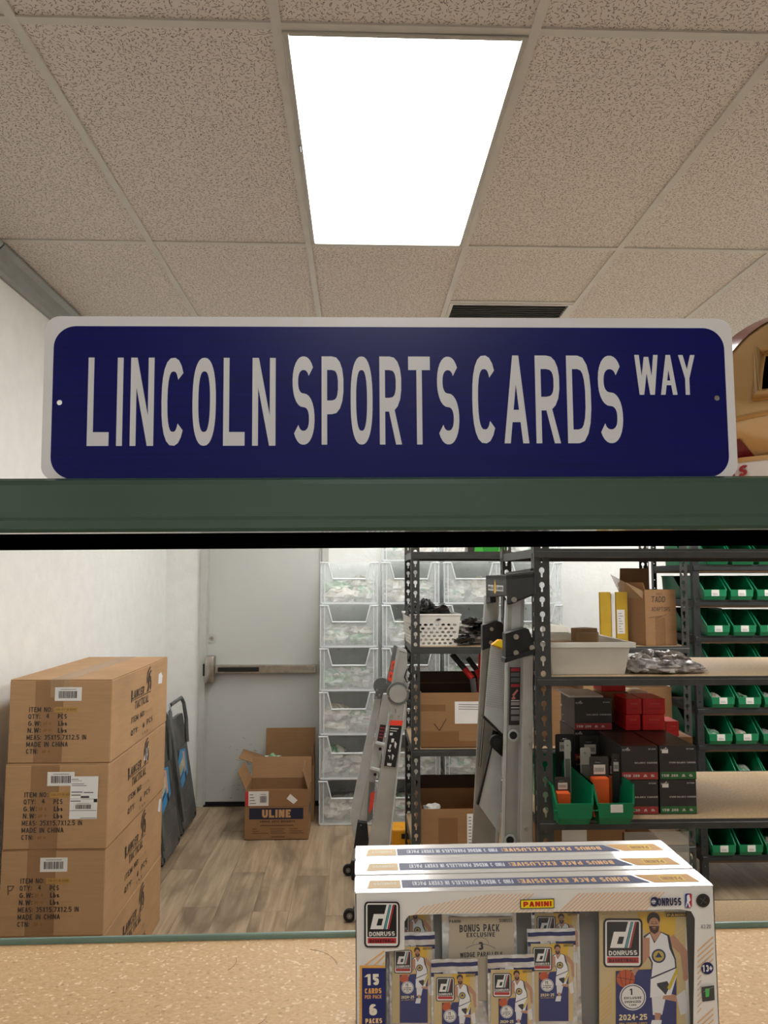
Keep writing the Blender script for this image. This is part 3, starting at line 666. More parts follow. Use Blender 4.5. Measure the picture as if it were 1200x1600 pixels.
YFR = .705; BW, BD, BH = .3135, .0395, .1635
def carton_shell(name, label, y, detail):
    t = thing(name, label, 'trading card box', (0, y, ZS + .0004), 0, ry=ROLL * 1.0)
    inv = Matrix.Rotation(ROLL, 3, 'Y').inverted()
    def fp(px, py, Y=None):
        p = inv @ (at(px, py, Y or y) - t.location); return (p.x, p.z)
    th = .0007
    b = MB(); b.box(0, BW, 0, BD, 0, th, 'whitecard'); b.box(0, BW, BD - th, BD, th, BH, 'whitecard'); b.box(0, th, 0, BD - th, th, BH, 'whitecard'); b.box(BW - th, BW, 0, BD - th, th, BH, 'whitecard'); b.build('carton_body', t)
    b = MB(); b.box(0, BW, 0, BD, BH, BH + th, 'whitecard'); b.build('top_flap', t, bevel=.0006)
    b = MB()
    for x in (-.0006, BW + .0001):
        b.prism([(x, .0015, BH - .022), (x, BD - .0015, BH - .022), (x, BD - .004, BH + .0003), (x, .004, BH + .0003)], (.0005, 0, 0), 'whitecard')
    b.build('side_tab', t)
    # printed band on the top, reading from the far side
    b = MB(); zt = BH + th + .0002
    def TP(x, y_): return Vector((x, y_, zt + .00006))
    u0, u1, v0, v1 = .041, BW - .052, .009, .027
    b.face([(u0, v0, zt), (u1, v0, zt), (u1 - .012, v1, zt), (u0, v1, zt)], NAVY)
    b.face([(u1 + .003, v0, zt), (BW - .008, v0, zt), (BW - .012, v1 + .001, zt), (u1 - .009, v1 + .001, zt)], ORG)
    b.face([(.010, v0, zt), (u0 - .001, v0, zt), (u0 - .001, v1, zt), (.013, v1, zt)], (240, 204, 140))  # glare painted in: left tab and its lettering are paler
    b.face([(u1 + .0115, v0 + .003, zt + .00004), (BW - .019, v0 + .003, zt + .00004), (BW - .019, v1 - .002, zt + .00004), (u1 + .0115, v1 - .002, zt + .00004)], (244, 206, 40))
    fl_ = lambda x, y_: TP(-x, -y_)
    text(b, 'BONUS PACK EXCLUSIVE:', lambda x, y_: TP(u1 - .017 - x, v1 - .0040 - y_), 0, 0, .0098, (236, 184, 120), fit=.100, t=.24, w=.66)
    text(b, 'FIND 3 WEDGE PARALLELS IN EVERY PACK!', lambda x, y_: TP(u1 - .017 - .104 - x, v1 - .0044 - y_), 0, 0, .0090, (222, 224, 236), fit=.090, t=.24, w=.66)
    text(b, 'PANINI', lambda x, y_: TP(BW - .0210 - x, v1 - .0050 - y_), 0, 0, .0080, (190, 110, 20), fit=.018, t=.24, w=.7)
    text(b, 'DONRUSS', lambda x, y_: TP(u0 - .005 - x, v1 - .005 - y_), 0, 0, .006, (250, 236, 206), fit=.02, t=.22, w=.7)
    b.layer = 1; b.build('top_print', t)
    if not detail:
        b = MB(); b.box(0, BW, -.0002 + 0, .0005, .0004, BH - .0002, 'whitecard'); b.build('front_panel', t); return t, fp
    # front panel with its window cut out
    win = [fp(632, 1440), fp(632, 1484), fp(602, 1487), fp(602, 1688), fp(1082, 1682), fp(1086, 1436), fp(1080, 1424), fp(1064, 1421), fp(650, 1429), fp(638, 1431)]
    b = MB(); b.plate([(0, 0), (BW, 0), (BW, BH), (0, BH)], [win], lambda x, z, d: Vector((x, d, z)), .0005, 'whitecard'); b.build('front_panel', t)
    b = MB(); b.face([(p[0], .0009, p[1]) for p in win[::-1]], 'film'); b.build('window_film', t)
    # printing on the front
    b = MB(); Y0 = -.0001
    P = lambda pts, c: poly(b, [fp(*p) for p in pts], c, Y0)
    def clipx(x0, y0, x1, y1, lo): return
    for k in range(62):                      # slanting pinstripes along the top band
        x = 648 + k * 6.6; y_t, y_b = 1399 - (x - 556) * .013 + max(0, 0), 1428 - (x - 640) * .015
        if x > 1010: continue
        f0 = max(0, min(1, (x - 640) / 90)); yb_ = y_b; yt = y_b - (y_b - y_t) * (.35 + .65 * f0)
        if 806 < x < 872: 
            P([(x, yb_), (x + 2.2, yb_), (x + 2.2 + (yb_ - 1421) * 1.1, 1421), (x + (yb_ - 1421) * 1.1, 1421)], (240, 196, 150)) if yb_ > 1422 else None
            continue
        d = (yb_ - yt) * 1.1
        P([(x, yb_), (x + 2.4, yb_), (x + d + 2.2, yt), (x + d, yt)], (234, 184, 134))
    for k in range(26):                      # and down the right side
        y_ = 1462 + k * 8.6
        if abs(y_ - 1511) < 14 or abs(y_ - 1550) < 20: P([(1088, y_ + 16), (1090, y_ + 16.5), (1096, y_ + 9), (1094, y_ + 8.5)], (214, 190, 160)); continue
        P([(1089, y_ + 22), (1089, y_ + 25), (1114, y_ + 2.5), (1114, y_ - .5)], (226, 184, 138))
    for k in range(3): P([(570 + k * 14, 1506), (573 + k * 14, 1506), (601, 1486 + k * 7), (601, 1483 + k * 7)], (240, 186, 116))
    for k in range(22): P([(561, 1530 + k * 6), (561, 1532 + k * 6), (565, 1528 + k * 6), (565, 1526 + k * 6)], (240, 186, 116))
    P([(562, 1507), (602, 1507), (602, 1700), (562, 1700)], ORG); P([(565.5, 1511), (602, 1511), (602, 1700), (565.5, 1700)], (30, 42, 106))
    b.layer += 1; yy = Y0 - b.layer * 1.5e-5; TF = lambda x, z: Vector((x, yy, z))
    def tx(s_, xa, ya, xb, yb_, c, w=.6, t=.24, T=TF):
        a = fp(xa, yb_); q = fp(xb, ya); text(b, s_, T, a[0], a[1], q[1] - a[1], c, fit=q[0] - a[0], w=w, t=t, n=4)
    tx('15', 573, 1520, 592, 1538, (240, 232, 210), t=.28); tx('CARDS', 570, 1542, 596, 1551, ORG); tx('PER PACK', 570, 1552.5, 596, 1559, ORG, t=.18)
    tx('6', 577, 1567, 589, 1585, (240, 232, 210), t=.28); tx('PACKS', 571, 1589, 597, 1597.5, (240, 200, 140)); tx('PER BOX', 571, 1599.5, 597, 1606, ORG, t=.18)
    b.layer += 6
    P([(812, 1404.5), (865, 1402.5), (865.5, 1417.5), (812.5, 1419)], (30, 24, 20)); P([(813.2, 1405.7), (864, 1403.8), (864.4, 1416.5), (813.6, 1417.8)], (246, 222, 30))
    b.layer += 1; y2 = Y0 - b.layer * 1.5e-5; tx('PANINI', 817, 1406.6, 861, 1415.6, (196, 30, 30), t=.3, w=.8, T=lambda x, z: Vector((x, y2, z))); 
    tx('ONRUSS', 1026.5, 1401, 1063, 1414, (40, 46, 84), t=.24, w=.7, T=lambda x, z: Vector((x, y2, z)))
    b.layer += 6
    P(rrect(1015.5, 1400, 1027, 1415, 5, 4), (40, 46, 84)); P(circ(1020, 1407.5, 3.6), (214, 214, 220)); P([(1016, 1405), (1024, 1404.5), (1024, 1405.4), (1016, 1406)], (40, 46, 84)); P([(1016, 1409), (1024, 1408.5), (1024, 1409.4), (1016, 1410)], (40, 46, 84))
    P(rrect(1069, 1394.5, 1079.5, 1417, 2.5, 3), (34, 60, 140)); P([(1074.5, 1395), (1079, 1396), (1079, 1416), (1073.5, 1416.6)], (206, 36, 50))
    P([(1072.5, 1397), (1075.5, 1396.5), (1076.3, 1400), (1077.5, 1405), (1075, 1408), (1078, 1416), (1075.5, 1416), (1073, 1409), (1071, 1416), (1069.8, 1415), (1072, 1405), (1071.5, 1400)], (238, 238, 238))
    P(circ(1097, 1405.5, 10.6, 24), (24, 22, 22)); P(circ(1097, 1405.5, 9.2, 24), (74, 70, 68)); P(circ(1097, 1405.5, 8.6, 24), (30, 28, 28))
    for a in (.5, 2.2, 3.9, 5.2): P([tuple(v_) for v_ in stroke_poly((1097 - 7 * math.cos(a), 1405.5 - 7 * math.sin(a)), (1097 + 7 * math.cos(a), 1405.5 + 7 * math.sin(a)), .6, .6)], (90, 84, 80))
    P(circ(1103.5, 1511, 9.6, 24), (28, 36, 92)); P([(1094.5, 1540), (1114, 1537.5), (1115, 1560.5), (1096, 1563)], (70, 70, 72)); P([(1100, 1543), (1107, 1542), (1106, 1555), (1101, 1556)], (84, 190, 96)); P([tuple(v_) for v_ in stroke_poly((1097, 1548), (1113, 1540), .8, .8)], (150, 150, 150))
    b.layer += 1; y3 = Y0 - b.layer * 1.5e-5; T3 = lambda x, z: Vector((x, y3, z))
    tx('13+', 1096.5, 1505.5, 1111, 1516.5, WHT, t=.24, T=T3); tx('43.20', 1093.5, 1442.5, 1109, 1449, (130, 130, 140), t=.16, T=T3)
    b.layer += 6
    logo(b, fp, Y0, 569, 1407, 624.5, 1478.5)
    b.build('front_print', t)
    return t, fp
_, _ = carton_shell('trading_card_box', 'rearmost of the three white trading card boxes standing on the deck', .826 - BD, False)
_, _ = carton_shell('trading_card_box', 'middle of the three white trading card boxes standing on the deck', .7865 - .0395, False)
cb, fp = carton_shell('trading_card_box', 'front white trading card box with a clear window showing foil packs and a player card', YFR, True)

# packs inside the front box; print units of card_art are mapped onto each pack
def pack(name, label, y, u0, v0, su, sv, foil=True, badge=('15', 'CARDS', 'PER'), pxs=(540, 1300, 3.53), top=None):
    """u0, v0: where print units (283, 472) fall in the photograph; su, sv: photograph pixels per print unit"""
    qpx = lambda u, v: (u0 + (u - 283) * su, v0 + (v - 472) * sv)
    inv = Matrix.Rotation(ROLL, 3, 'Y').inverted()
    zb = ZS + .0018
    c0 = at(*qpx(262, 436), y); c1 = at(*qpx(745, 436), y)
    t = thing(name, label, 'card pack' if foil else 'trading card', ((c0.x + c1.x) / 2, y, zb + (c0.x + c1.x) / 2 * .0078), ry=ROLL)
    def q(u, v):
        p = inv @ (at(*qpx(u, v), y - .0012) - t.location); return (p.x, p.z)
    x0, zt = q(262, 436); x1, _ = q(745, 436)
    hw = (x1 - x0) / 2
    if foil:
        m = .0025; ht = zt + (x1 - x0) * .30
        b = MB()
        prof_ = [(0, .0006), (.008, .0008), (.016, .0024), (ht * .5, .003), (zt + .001, .0024), (zt + .006, .0008), (ht, .0005)]
        N = 9
        for (za, ta), (zb_, tb) in zip(prof_, prof_[1:]):
            for k in range(N):
                xa, xb = x0 - m + (x1 - x0 + 2 * m) * k / N, x0 - m + (x1 - x0 + 2 * m) * (k + 1) / N
                f = lambda x, t_: t_ * (1 - abs((x - (x0 + x1) / 2) / (hw + m)) ** 3 * .8) * (1.3 if 0 < 0 else 1)
                b.face([(xa, -f(xa, ta) + .0015, za), (xb, -f(xb, ta) + .0015, za), (xb, -f(xb, tb) + .0015, zb_), (xa, -f(xa, tb) + .0015, zb_)], 'foil')
                b.face([(xa, .0016, za), (xa, .0016, zb_), (xb, .0016, zb_), (xb, .0016, za)], 'foil')
        b.build('foil_wrapper', t, smooth=True)
        b = MB()                              # pleated crimp at the top with navy bands
        nz = 26
        for (z0_, z1_, mt) in ((ht - .0135, ht - .010, NAVY), (ht - .010, ht - .0055, 'foil'), (ht - .0055, ht - .002, NAVY), (ht - .002, ht + .0008, 'foil')):
            for k in range(nz):
                xa, xb = x0 - m + (x1 - x0 + 2 * m) * k / nz, x0 - m + (x1 - x0 + 2 * m) * (k + 1) / nz
                w = lambda k_, z_: -.0010 - .0003 * math.sin(k_ * .9 + z_ * 260) - .0004 * math.sin(k_ * .37 + 1)
                b.face([(xa, w(k, z0_), z0_), (xb, w(k + 1, z0_), z0_), (xb, w(k + 1, z1_), z1_), (xa, w(k, z1_), z1_)], pm(NAVY, .25, .4) if mt == NAVY else mt)
        b.build('crimped_seal', t, smooth=True)
    else:
        MB().box(x0, x1, -.0004, .001, 0, zt, 'whitecard').build('card_stock', t)
    b = MB(); b.layer = 1
    zlim = 0
    card_art(b, q, -.0018 if foil else -.0006, badge, detail=not foil)
    # trim the print at the bottom of the pack
    bm = bmesh.new(); me_ = bpy.data.meshes.new('tmp'); me_.from_pydata(b.v, [], b.f); me_.polygons.foreach_set('material_index', b.mi); bm.from_mesh(me_)
    bmesh.ops.bisect_plane(bm, geom=bm.verts[:] + bm.edges[:] + bm.faces[:], plane_co=(0, 0, .012 if foil else .0005), plane_no=(0, 0, 1), clear_inner=True)
    bm.faces.ensure_lookup_table(); bm.verts.index_update()
    b.v = [v_.co.copy() for v_ in bm.verts]; b.f = [[v_.index for v_ in f_.verts] for f_ in bm.faces]; b.mi = [f_.material_index for f_ in bm.faces]; bm.free(); bpy.data.meshes.remove(me_)
    b.build('printed_front', t)
    return t
PK = 'foil packs inside the front trading card box'
pack('foil_pack', 'foil card pack standing at the far left inside the windowed box', .7205, 615.5, 1483.5, .129, .138, group=None) if 0 else None
pack('foil_pack', 'foil card pack at the left edge of the window, behind its neighbour', .7200, 615.5, 1483.5, .129, .133)
pack('foil_pack', 'foil card pack in front of the silver bonus pack, the left one of that pair', .7135, 681, 1526, .133, .137)
pack('foil_pack', 'foil card pack in front of the silver bonus pack, the right one of that pair', .7130, 769.5, 1519.5, .133, .137)
pack('foil_pack', 'foil card pack right of the bonus pack, set back beside the oversized card', .7205, 832, 1479, .137, .135)
pack('foil_pack', 'foil card pack at the back left, only its top showing above the left pack', .7315, 610, 1424, .136, .137)
pack('foil_pack', 'foil card pack at the back, showing between bonus pack and oversized card', .7315, 838, 1431, .137, .137)
pack('oversized_card', 'large basketball player card at the right end of the windowed box', .7230, 942.5, 1435, .2805, .280, foil=False, badge=('1', 'EXCLUSIVE', 'OVERSIZED'))
# silver bonus pack
yb = .7262; p0, p1 = at(692, 1422, yb), at(812, 1700, yb)
t = thing('bonus_pack', 'silver foil bonus pack lettered BONUS PACK EXCLUSIVE behind the paired packs', 'card pack', ((p0.x + p1.x) / 2, yb, ZS + .0018 + .002), ry=ROLL)
hw = (p1.x - p0.x) / 2; inv = Matrix.Rotation(ROLL, 3, 'Y').inverted()
def bp(px, py):
    p = inv @ (at(px, py, yb) - t.location); return (p.x, p.z)
b = MB(); N = 12; HB = .150
for j in range(10):
    for k in range(N):
        X = lambda k_: -hw + 2 * hw * k_ / N
        f = lambda k_, j_: -.0026 * (1 - abs(X(k_) / hw) ** 4) * (1 if 0 < j_ < 10 else .2) - .0005 * math.sin(k_ * 1.7 + j_)
        b.face([(X(k), f(k, j), HB * j / 10), (X(k + 1), f(k + 1, j), HB * j / 10), (X(k + 1), f(k + 1, j + 1), HB * (j + 1) / 10), (X(k), f(k, j + 1), HB * (j + 1) / 10)], 'foil')
b.box(-hw, hw, .0006, .0010, 0, HB, 'foil'); b.build('foil_wrapper', t, smooth=True)
b = MB(); b.layer = 1; yy = -.0042; T5 = lambda x, z: Vector((x, yy, z))
poly(b, [bp(*p) for p in ((702, 1430), (800, 1430), (806, 1560), (698, 1560))], (186, 172, 148), -.0040)
def t5(s_, xa, ya, xb, yb_, c=(40, 36, 40), t_=.2):
    a = bp(xa, yb_); q = bp(xb, ya)
    cx_ = (a[0] + q[0]) / 2
    text(b, s_, lambda x, z: Vector((x, yy, z - (x - cx_) ** 2 * (-4 if 0 else 1.2))), a[0], a[1], q[1] - a[1], c, fit=q[0] - a[0], t=t_)
t5('BONUS PACK', 717, 1440, 779, 1453); t5('EXCLUSIVE', 728, 1453, 772, 1461); t5('3', 746, 1468, 754, 1481, t_=.24); t5('WEDGE PARALLELS', 718, 1483, 784, 1492)
t5('PANINI', 701, 1434, 719, 1439, (70, 64, 60)); t5('DONRUSS', 779, 1432, 799, 1438, (70, 64, 60))
for r0, r1, cx_, cy_, a0, a1 in ((12.5, 13.1, 750, 1474, 10, 170), (40, 40.8, 750, 1512, 55, 125)):
    P_ = [bp(cx_ + r1 * math.cos(math.radians(a0 + (a1 - a0) * k / 10)), cy_ - r1 * math.sin(math.radians(a0 + (a1 - a0) * k / 10))) for k in range(11)] + [bp(cx_ + r0 * math.cos(math.radians(a1 - (a1 - a0) * k / 10)), cy_ - r0 * math.sin(math.radians(a1 - (a1 - a0) * k / 10))) for k in range(11)]
    for k in range(10): poly(b, [P_[k], P_[k + 1], P_[20 - k], P_[21 - k]], (90, 84, 80), yy); b.layer -= 1
b.build('printed_front', t)
MB().box(.004, BW - .004, .0335, .0345, .001, BH - .004, 'greytray').build('inner_tray', cb)

# ================================================================== HELMET ON THE UPPER SHELF
hc = at(1268, 676, .93); R0 = .152; deck = ZB1 - .001 + hc.x * .0078
t = thing('football_helmet', 'metallic gold football helmet with maroon stripe behind the right end of the sign', 'helmet', (hc.x + .02, .93, deck), 0)
cz = hc.z - deck; cxh = -.02
def hp(th, ph, k=1.0):   # th from top, ph around; lengthened towards the back (towards the camera's left)
    r = R0 * k; x, y, z = math.sin(th) * math.cos(ph), math.sin(th) * math.sin(ph), math.cos(th)
    fl_ = .90 if z < 0 else 1.0
    return Vector((cxh + x * r * (1.0 if z > 0 else 1 - .16 * z * z - .1 * abs(z)), y * r * .82, max(cz + z * r * .98, .0015)))
b = MB(); NU, NV = 48, 22; tm = math.radians(122)
rows = [[hp(tm * j / NV, 2 * PI * i / NU) for i in range(NU)] for j in range(NV + 1)]
def ear(j, i):   # opening in the shell at the ear side facing the shelf front
    th = tm * (j + .5) / NV; ph = 2 * PI * (i + .5) / NU
    d = Vector((math.sin(th) * math.cos(ph), math.sin(th) * math.sin(ph), math.cos(th)))
    return d.y < 0 and -.64 < d.x < -.28 and .18 < d.z < .52
stripe = lambda i: False
for j in range(NV):
    for i in range(NU):
        if ear(j, i): continue
        a, c = rows[j], rows[j + 1]; ph = 2 * PI * (i + .5) / NU; th = tm * (j + .5) / NV
        d = Vector((math.sin(th) * math.cos(ph), math.sin(th) * math.sin(ph), math.cos(th)))
        b.face([a[i], c[i], c[(i + 1) % NU], a[(i + 1) % NU]], 'gold')
b.build('helmet_shell', t, smooth=True)
b = MB()
for wa, wb, mt, lift in ((-.17, -.035, 'maroon', 1.010), (-.035, .015, 'signwhite', 1.008)):
    pts = []
    for k in range(31):
        a = math.radians(-10 + 125 * k / 30)
        c_ = Vector((-math.sin(a), 0, math.cos(a)))
        row = []
        for w in (wa, wb):
            d = (c_ + Vector((0, w * 2, 0))).normalized(); th = math.acos(max(-1, min(1, d.z))); ph = math.atan2(d.y, d.x); row.append(hp(th, ph, lift))
        pts.append(row)
    for k in range(30): b.face([pts[k][0], pts[k][1], pts[k + 1][1], pts[k + 1][0]], mt)
b.build('crown_stripe', t, smooth=True)
b = MB()
ex = [hp(math.acos(z), math.atan2(-math.sqrt(max(0, 1 - x * x - z * z)), x), 1.03) for x, z in ((-.64, .52), (-.25, .54), (-.25, .16), (-.72, .16))]
b.tube(ex, .007, 'gold', 8, closed=True); b.build('ear_vent_rim', t, smooth=True)
b = MB(); b.face([hp(math.acos(z), math.atan2(-math.sqrt(max(0, 1 - x * x - z * z)), x), .95) for x, z in ((-.64, .52), (-.25, .54), (-.25, .16), (-.72, .16))], 'matblack'); b.build('vent_lining', t)
b = MB()
for k in range(10):
    a0, a1 = math.radians(180 + k * 9), math.radians(180 + (k + 1) * 9)
    f = lambda a, z, kk: Vector((cxh + math.cos(a) * R0 * kk, math.sin(a) * R0 * .86 * kk, z))
    for z0_, z1_, k0, k1, mt in ((.0245 - .022, .0245 + .012, .995, 1.02, 'signwhite'), (.0245 + .012, .0245 + .017, 1.03, 1.035, 'gold')):
        b.hexa([f(a0, z0_, k0 - .05), f(a1, z0_, k0 - .05), f(a1, z0_, k0), f(a0, z0_, k0)], [f(a0, z1_, k1 - .05), f(a1, z1_, k1 - .05), f(a1, z1_, k1), f(a0, z1_, k1)], mt)
b.build('rear_bumper', t)
b = MB(); b.layer = 1
f3 = lambda x, z: Vector((cxh + math.cos(math.radians(186) + x) * R0 * 1.03, math.sin(math.radians(186) + x) * R0 * .86 * 1.03, z))
text(b, '49ERS', lambda x, y_: f3(x, y_),   .15, .0205, .0125, (150, 34, 40), fit=.40, t=.24, slant=.2)
f4 = lambda x, z: Vector((cxh + math.cos(math.radians(186) + x) * R0 * .99, math.sin(math.radians(186) + x) * R0 * .86 * .99, z))
b.build('bumper_lettering', t)
b = MB(); b.prism([hp(math.radians(a), math.radians(p), 1.004) for a, p in ((98, 206), (98, 214), (112, 222), (112, 204))], (-.0015, -.001, 0), 'maroon'); b.build('maroon_decal', t)

b = MB(); b.tube([hp(math.radians(90 - 2 * math.sin((k - 3) * .4)), math.radians(178 + k * 9), 1.0) for k in range(11)], .0035, 'gold', 6); b.build('jaw_ridge', t, smooth=True)

# ================================================================== BOLTLESS RACKS
def keyhole(cx, cy, s=1): return [(cx + x * s, cy + y * s) for x, y in ((-.0028, -.017), (.0028, -.017), (.0032, -.004), (.0085, .001), (.0085, .009), (.0035, .0145), (-.0035, .0145), (-.0085, .009), (-.0085, .001), (-.0032, -.004))]
def post_mesh(h, w, mat, pitch=.0545, kh=True, hs=1.0):
    b = MB(); hol = []
    z = .05
    while z < h - .03: hol.append(keyhole(w * .5, z, hs) if kh else circ(w * .5, z, .0035, 8)); z += pitch
    b.plate([(0, 0), (w, 0), (w, h), (0, h)], hol, lambda x, z_, d: Vector((x, d, z_)), .0022, mat)
    b.plate([(.0022, 0), (w * .9, 0), (w * .9, h), (.0022, h)], hol, lambda x, z_, d: Vector((d, x, z_)), .0022, mat)
    return b
def rack(label, x0, x1, y0, y1, shelves, h, w=.042, beam=.034, mat='rack', group=None, kh=True, board='rackboard', loc=None, rz=0, pitch=.0545, low=False, hs=1.0):
    """x0..y1 local extents; shelf values are board-top heights"""
    t = thing('metal_rack', label, 'shelving', loc or (x0, y0, 0), rz, group)
    D, Wd = y1 - y0, x1 - x0
    p = post_mesh(h, w, mat, pitch, kh, hs).build('post', t)
    for x, y, a in ((Wd, 0, PI / 2), (Wd, D, PI), (0, D, -PI / 2)):
        q = bpy.data.objects.new('post', p.data); COL.objects.link(q); q.parent = t; q.location = (x, y, 0); q.rotation_euler = (0, 0, a)
    fb = MB().prism([(.004, .0028, 0), (.004, -.003, 0), (.004, -.003, -beam * .28), (.004, -.006, -beam * .36), (.004, -.006, -beam), (.004, .016, -beam), (.004, .016, -beam + .002), (.004, .0028, -beam + .002)], (Wd - .008, 0, 0), mat)
    me = None; mes = {}
    for k, z in enumerate(shelves):
        for nm, y, a, x in (('front_beam', 0, 0, 0), ('rear_beam', D, PI, Wd)):
            if 'fb' not in mes: o = fb.build(nm, t); mes['fb'] = o.data
            else: o = bpy.data.objects.new(nm, mes['fb']); COL.objects.link(o); o.parent = t
            o.location = (x, y, z); o.rotation_euler = (0, 0, a)
        for x in (.0025, Wd - .0055):
            if 'sb' not in mes: o = MB().box(0, .003, .004, D - .004, -beam, 0, mat).build('side_beam', t); mes['sb'] = o.data
            else: o = bpy.data.objects.new('side_beam', mes['sb']); COL.objects.link(o); o.parent = t
            o.location = (x, 0, z)
        if 'bd' not in mes: o = MB().box(.006, Wd - .006, .0035, D - .0035, -.0125 - (beam if low else 0), -.0005 - (beam if low else 0), board).build('shelf_board', t); mes['bd'] = o.data
        else: o = bpy.data.objects.new('shelf_board', mes['bd']); COL.objects.link(o); o.parent = t
        o.location = (0, 0, z)
    return t
# A: long rack before the back wall; B: near rack on the right; C: bin rack behind B; E: bin rack along the right side
AX0, AX1, AY0, AY1 = .284, 1.775, 4.2, 4.8; AS = (.27, .768, 1.297, 1.800)
rack('long grey boltless rack behind the ladders, holding baskets and cartons', AX0, AX1, AY0, AY1, AS, 1.90, w=.045, beam=.036, hs=1.15)
BX0, BX1, BY0, BY1 = .562, 1.79, 2.5, 3.1; BS = (.425, .908, 1.348, 1.752)
rack('grey boltless rack nearest the shelf, loaded with black and red boxes', BX0, BX1, BY0, BY1, BS, 1.95, w=.049, beam=.028, pitch=.0465)
CZ = [1.7335 - .1905 * k for k in range(-1, 9)]
rack('charcoal rack filled with rows of green bins, right end of the view', 1.812, 2.72, 4.22, 4.82, [z for z in CZ if z > .15], 1.99, w=.036, beam=.03, mat='rackdark', kh=False, board='brownboard', pitch=.05, low=True)
# ------------------------------------------------------------------ open-front bins
def hopper(w, d, h, lip=.42, slope=.34, th=.0025, taper=.06, mat='binface'):
    """parts of an open-front stacking bin; origin front-left-bottom, front towards -y"""
    b = MB(); k = w * taper
    def side(sx):
        x0 = 0 if sx < 0 else w; xi = th if sx < 0 else w - th; kk = k if sx < 0 else -k
        P = [(.03 * d, 0), (d, 0), (d, h), (slope * d, h), (.0, lip * h), (.0, lip * h * .35)]
        A = [Vector((x0 + kk * (1 - z / h), y, z)) for y, z in P]; B_ = [Vector((xi + kk * (1 - z / h), y, z)) for y, z in P]
        n = len(P); b.add(A + B_, [tuple(range(n)), tuple(range(n, 2 * n))[::-1]] + [(i, n + i, n + (i + 1) % n, (i + 1) % n) for i in range(n)], mat)
    side(-1); side(1)
    b.box(k, w - k, .03 * d, d, 0, th, mat)
    b.hexa([(k, d - th, 0), (w - k, d - th, 0), (w - k, d, 0), (k, d, 0)], [(0, d - th, h), (w, d - th, h), (w, d, h), (0, d, h)], mat)
    b.hexa([(k, .03 * d, 0), (w - k, .03 * d, 0), (w - k, .03 * d + th, 0), (k, .03 * d + th, 0)], [(k * .7, 0, lip * h * .35), (w - k * .7, 0, lip * h * .35), (w - k * .7, th, lip * h * .35), (k * .7, th, lip * h * .35)], mat)
    b.hexa([(k * .7, -.004, lip * h * .35), (w - k * .7, -.004, lip * h * .35), (w - k * .7, th, lip * h * .35), (k * .7, th, lip * h * .35)], [(k * .4, -.004, lip * h), (w - k * .4, -.004, lip * h), (w - k * .4, th, lip * h), (k * .4, th, lip * h)], mat)
    for x0, x1 in ((-.003, th), (w - th, w + .003)):
        b.hexa([(x0, slope * d, h - .007), (x1, slope * d, h - .007), (x1, slope * d, h), (x0, slope * d, h)], [(x0, d, h - .007), (x1, d, h - .007), (x1, d, h), (x0, d, h)], mat)
        b.hexa([(x0 + (k * .5 if x0 < w / 2 else -k * .5), -.003, lip * h - .006), (x1 + (k * .5 if x0 < w / 2 else -k * .5), -.003, lip * h - .006), (x1 + (k * .5 if x0 < w / 2 else -k * .5), 0, lip * h + .002), (x0 + (k * .5 if x0 < w / 2 else -k * .5), 0, lip * h + .002)], [(x0, slope * d, h - .007), (x1, slope * d, h - .007), (x1, slope * d, h), (x0, slope * d, h)], mat)
    return b
def green_bin(w, d, h, label, loc, group=None, lx=.5, content=True, rz=0):
    t = thing('green_bin', label, 'bin', loc, rz, group)
    hopper(w, d, h).build('bin_body', t)
    b = MB(); z0, z1 = .16 * h, .41 * h; b.box(w * lx - .021, w * lx + .021, -.0052, -.0042, z0, z1, 'paper')
    for k in range(2): b.box(w * lx - .015, w * lx + .015 - k * .004, -.0055, -.0052, z0 + .006 + k * .006, z0 + .008 + k * .006, (120, 122, 122))
    b.build('bin_label', t)
    return t
proto = green_bin(.131, .27, .131, 'x', (0, 0, 0)); kids = tree(proto)
ROWN = ['lowest', 'second', 'third', 'fourth', 'fifth', 'sixth', 'seventh', 'eighth', 'ninth', 'tenth', 'eleventh']
COLN = ['first', 'second', 'third', 'fourth', 'fifth', 'sixth']
rowsC = sorted([z for z in CZ if z > .15])
first = True; random.seed(5)
for r, z in enumerate(rowsC):
    x = 1.856 + (.004 * ((r * 5) % 7))
    for c in range(4):
        lab = 'front green bin, %s rack shelf from the floor, %s from the left post' % (ROWN[r], COLN[c])
        loc = (x + random.uniform(-.003, .003), 4.195 + random.uniform(-.006, .008), z + .0006)
        if first: proto.location = loc; proto['label'] = lab; proto['group'] = 'green bins facing the front'; first = False; o = proto
        else: o = dup(proto, kids, loc, random.uniform(-.012, .012), lab, 'green bins facing the front')
        if c < 2: dup(proto, kids, (x + .004, 4.51, z + .0006), 0, 'rear green bin, %s rack shelf from the floor, %s from the left' % (ROWN[r], COLN[c]), 'green bins in the rear row')
        x += .141 + random.uniform(0, .005)
        if r in (4, 3, 1) or random.random() < .25:
            b = MB(); b.blob((0, 0, .028), (.038, .07, .028), r * 7 + c, BAGS[(r + c) % 3 if c != 2 else 3], .22, 10, 7, flat=.9)
            s_ = b.build('parts_bag', None, smooth=True); s_.location = (loc[0] + .065, 4.31, z + .006)
            tag(s_, 'small parts bag in the %s bin of the %s rack shelf from the floor' % (COLN[c], ROWN[r]), 'bag', 'bags of parts in the green bins')

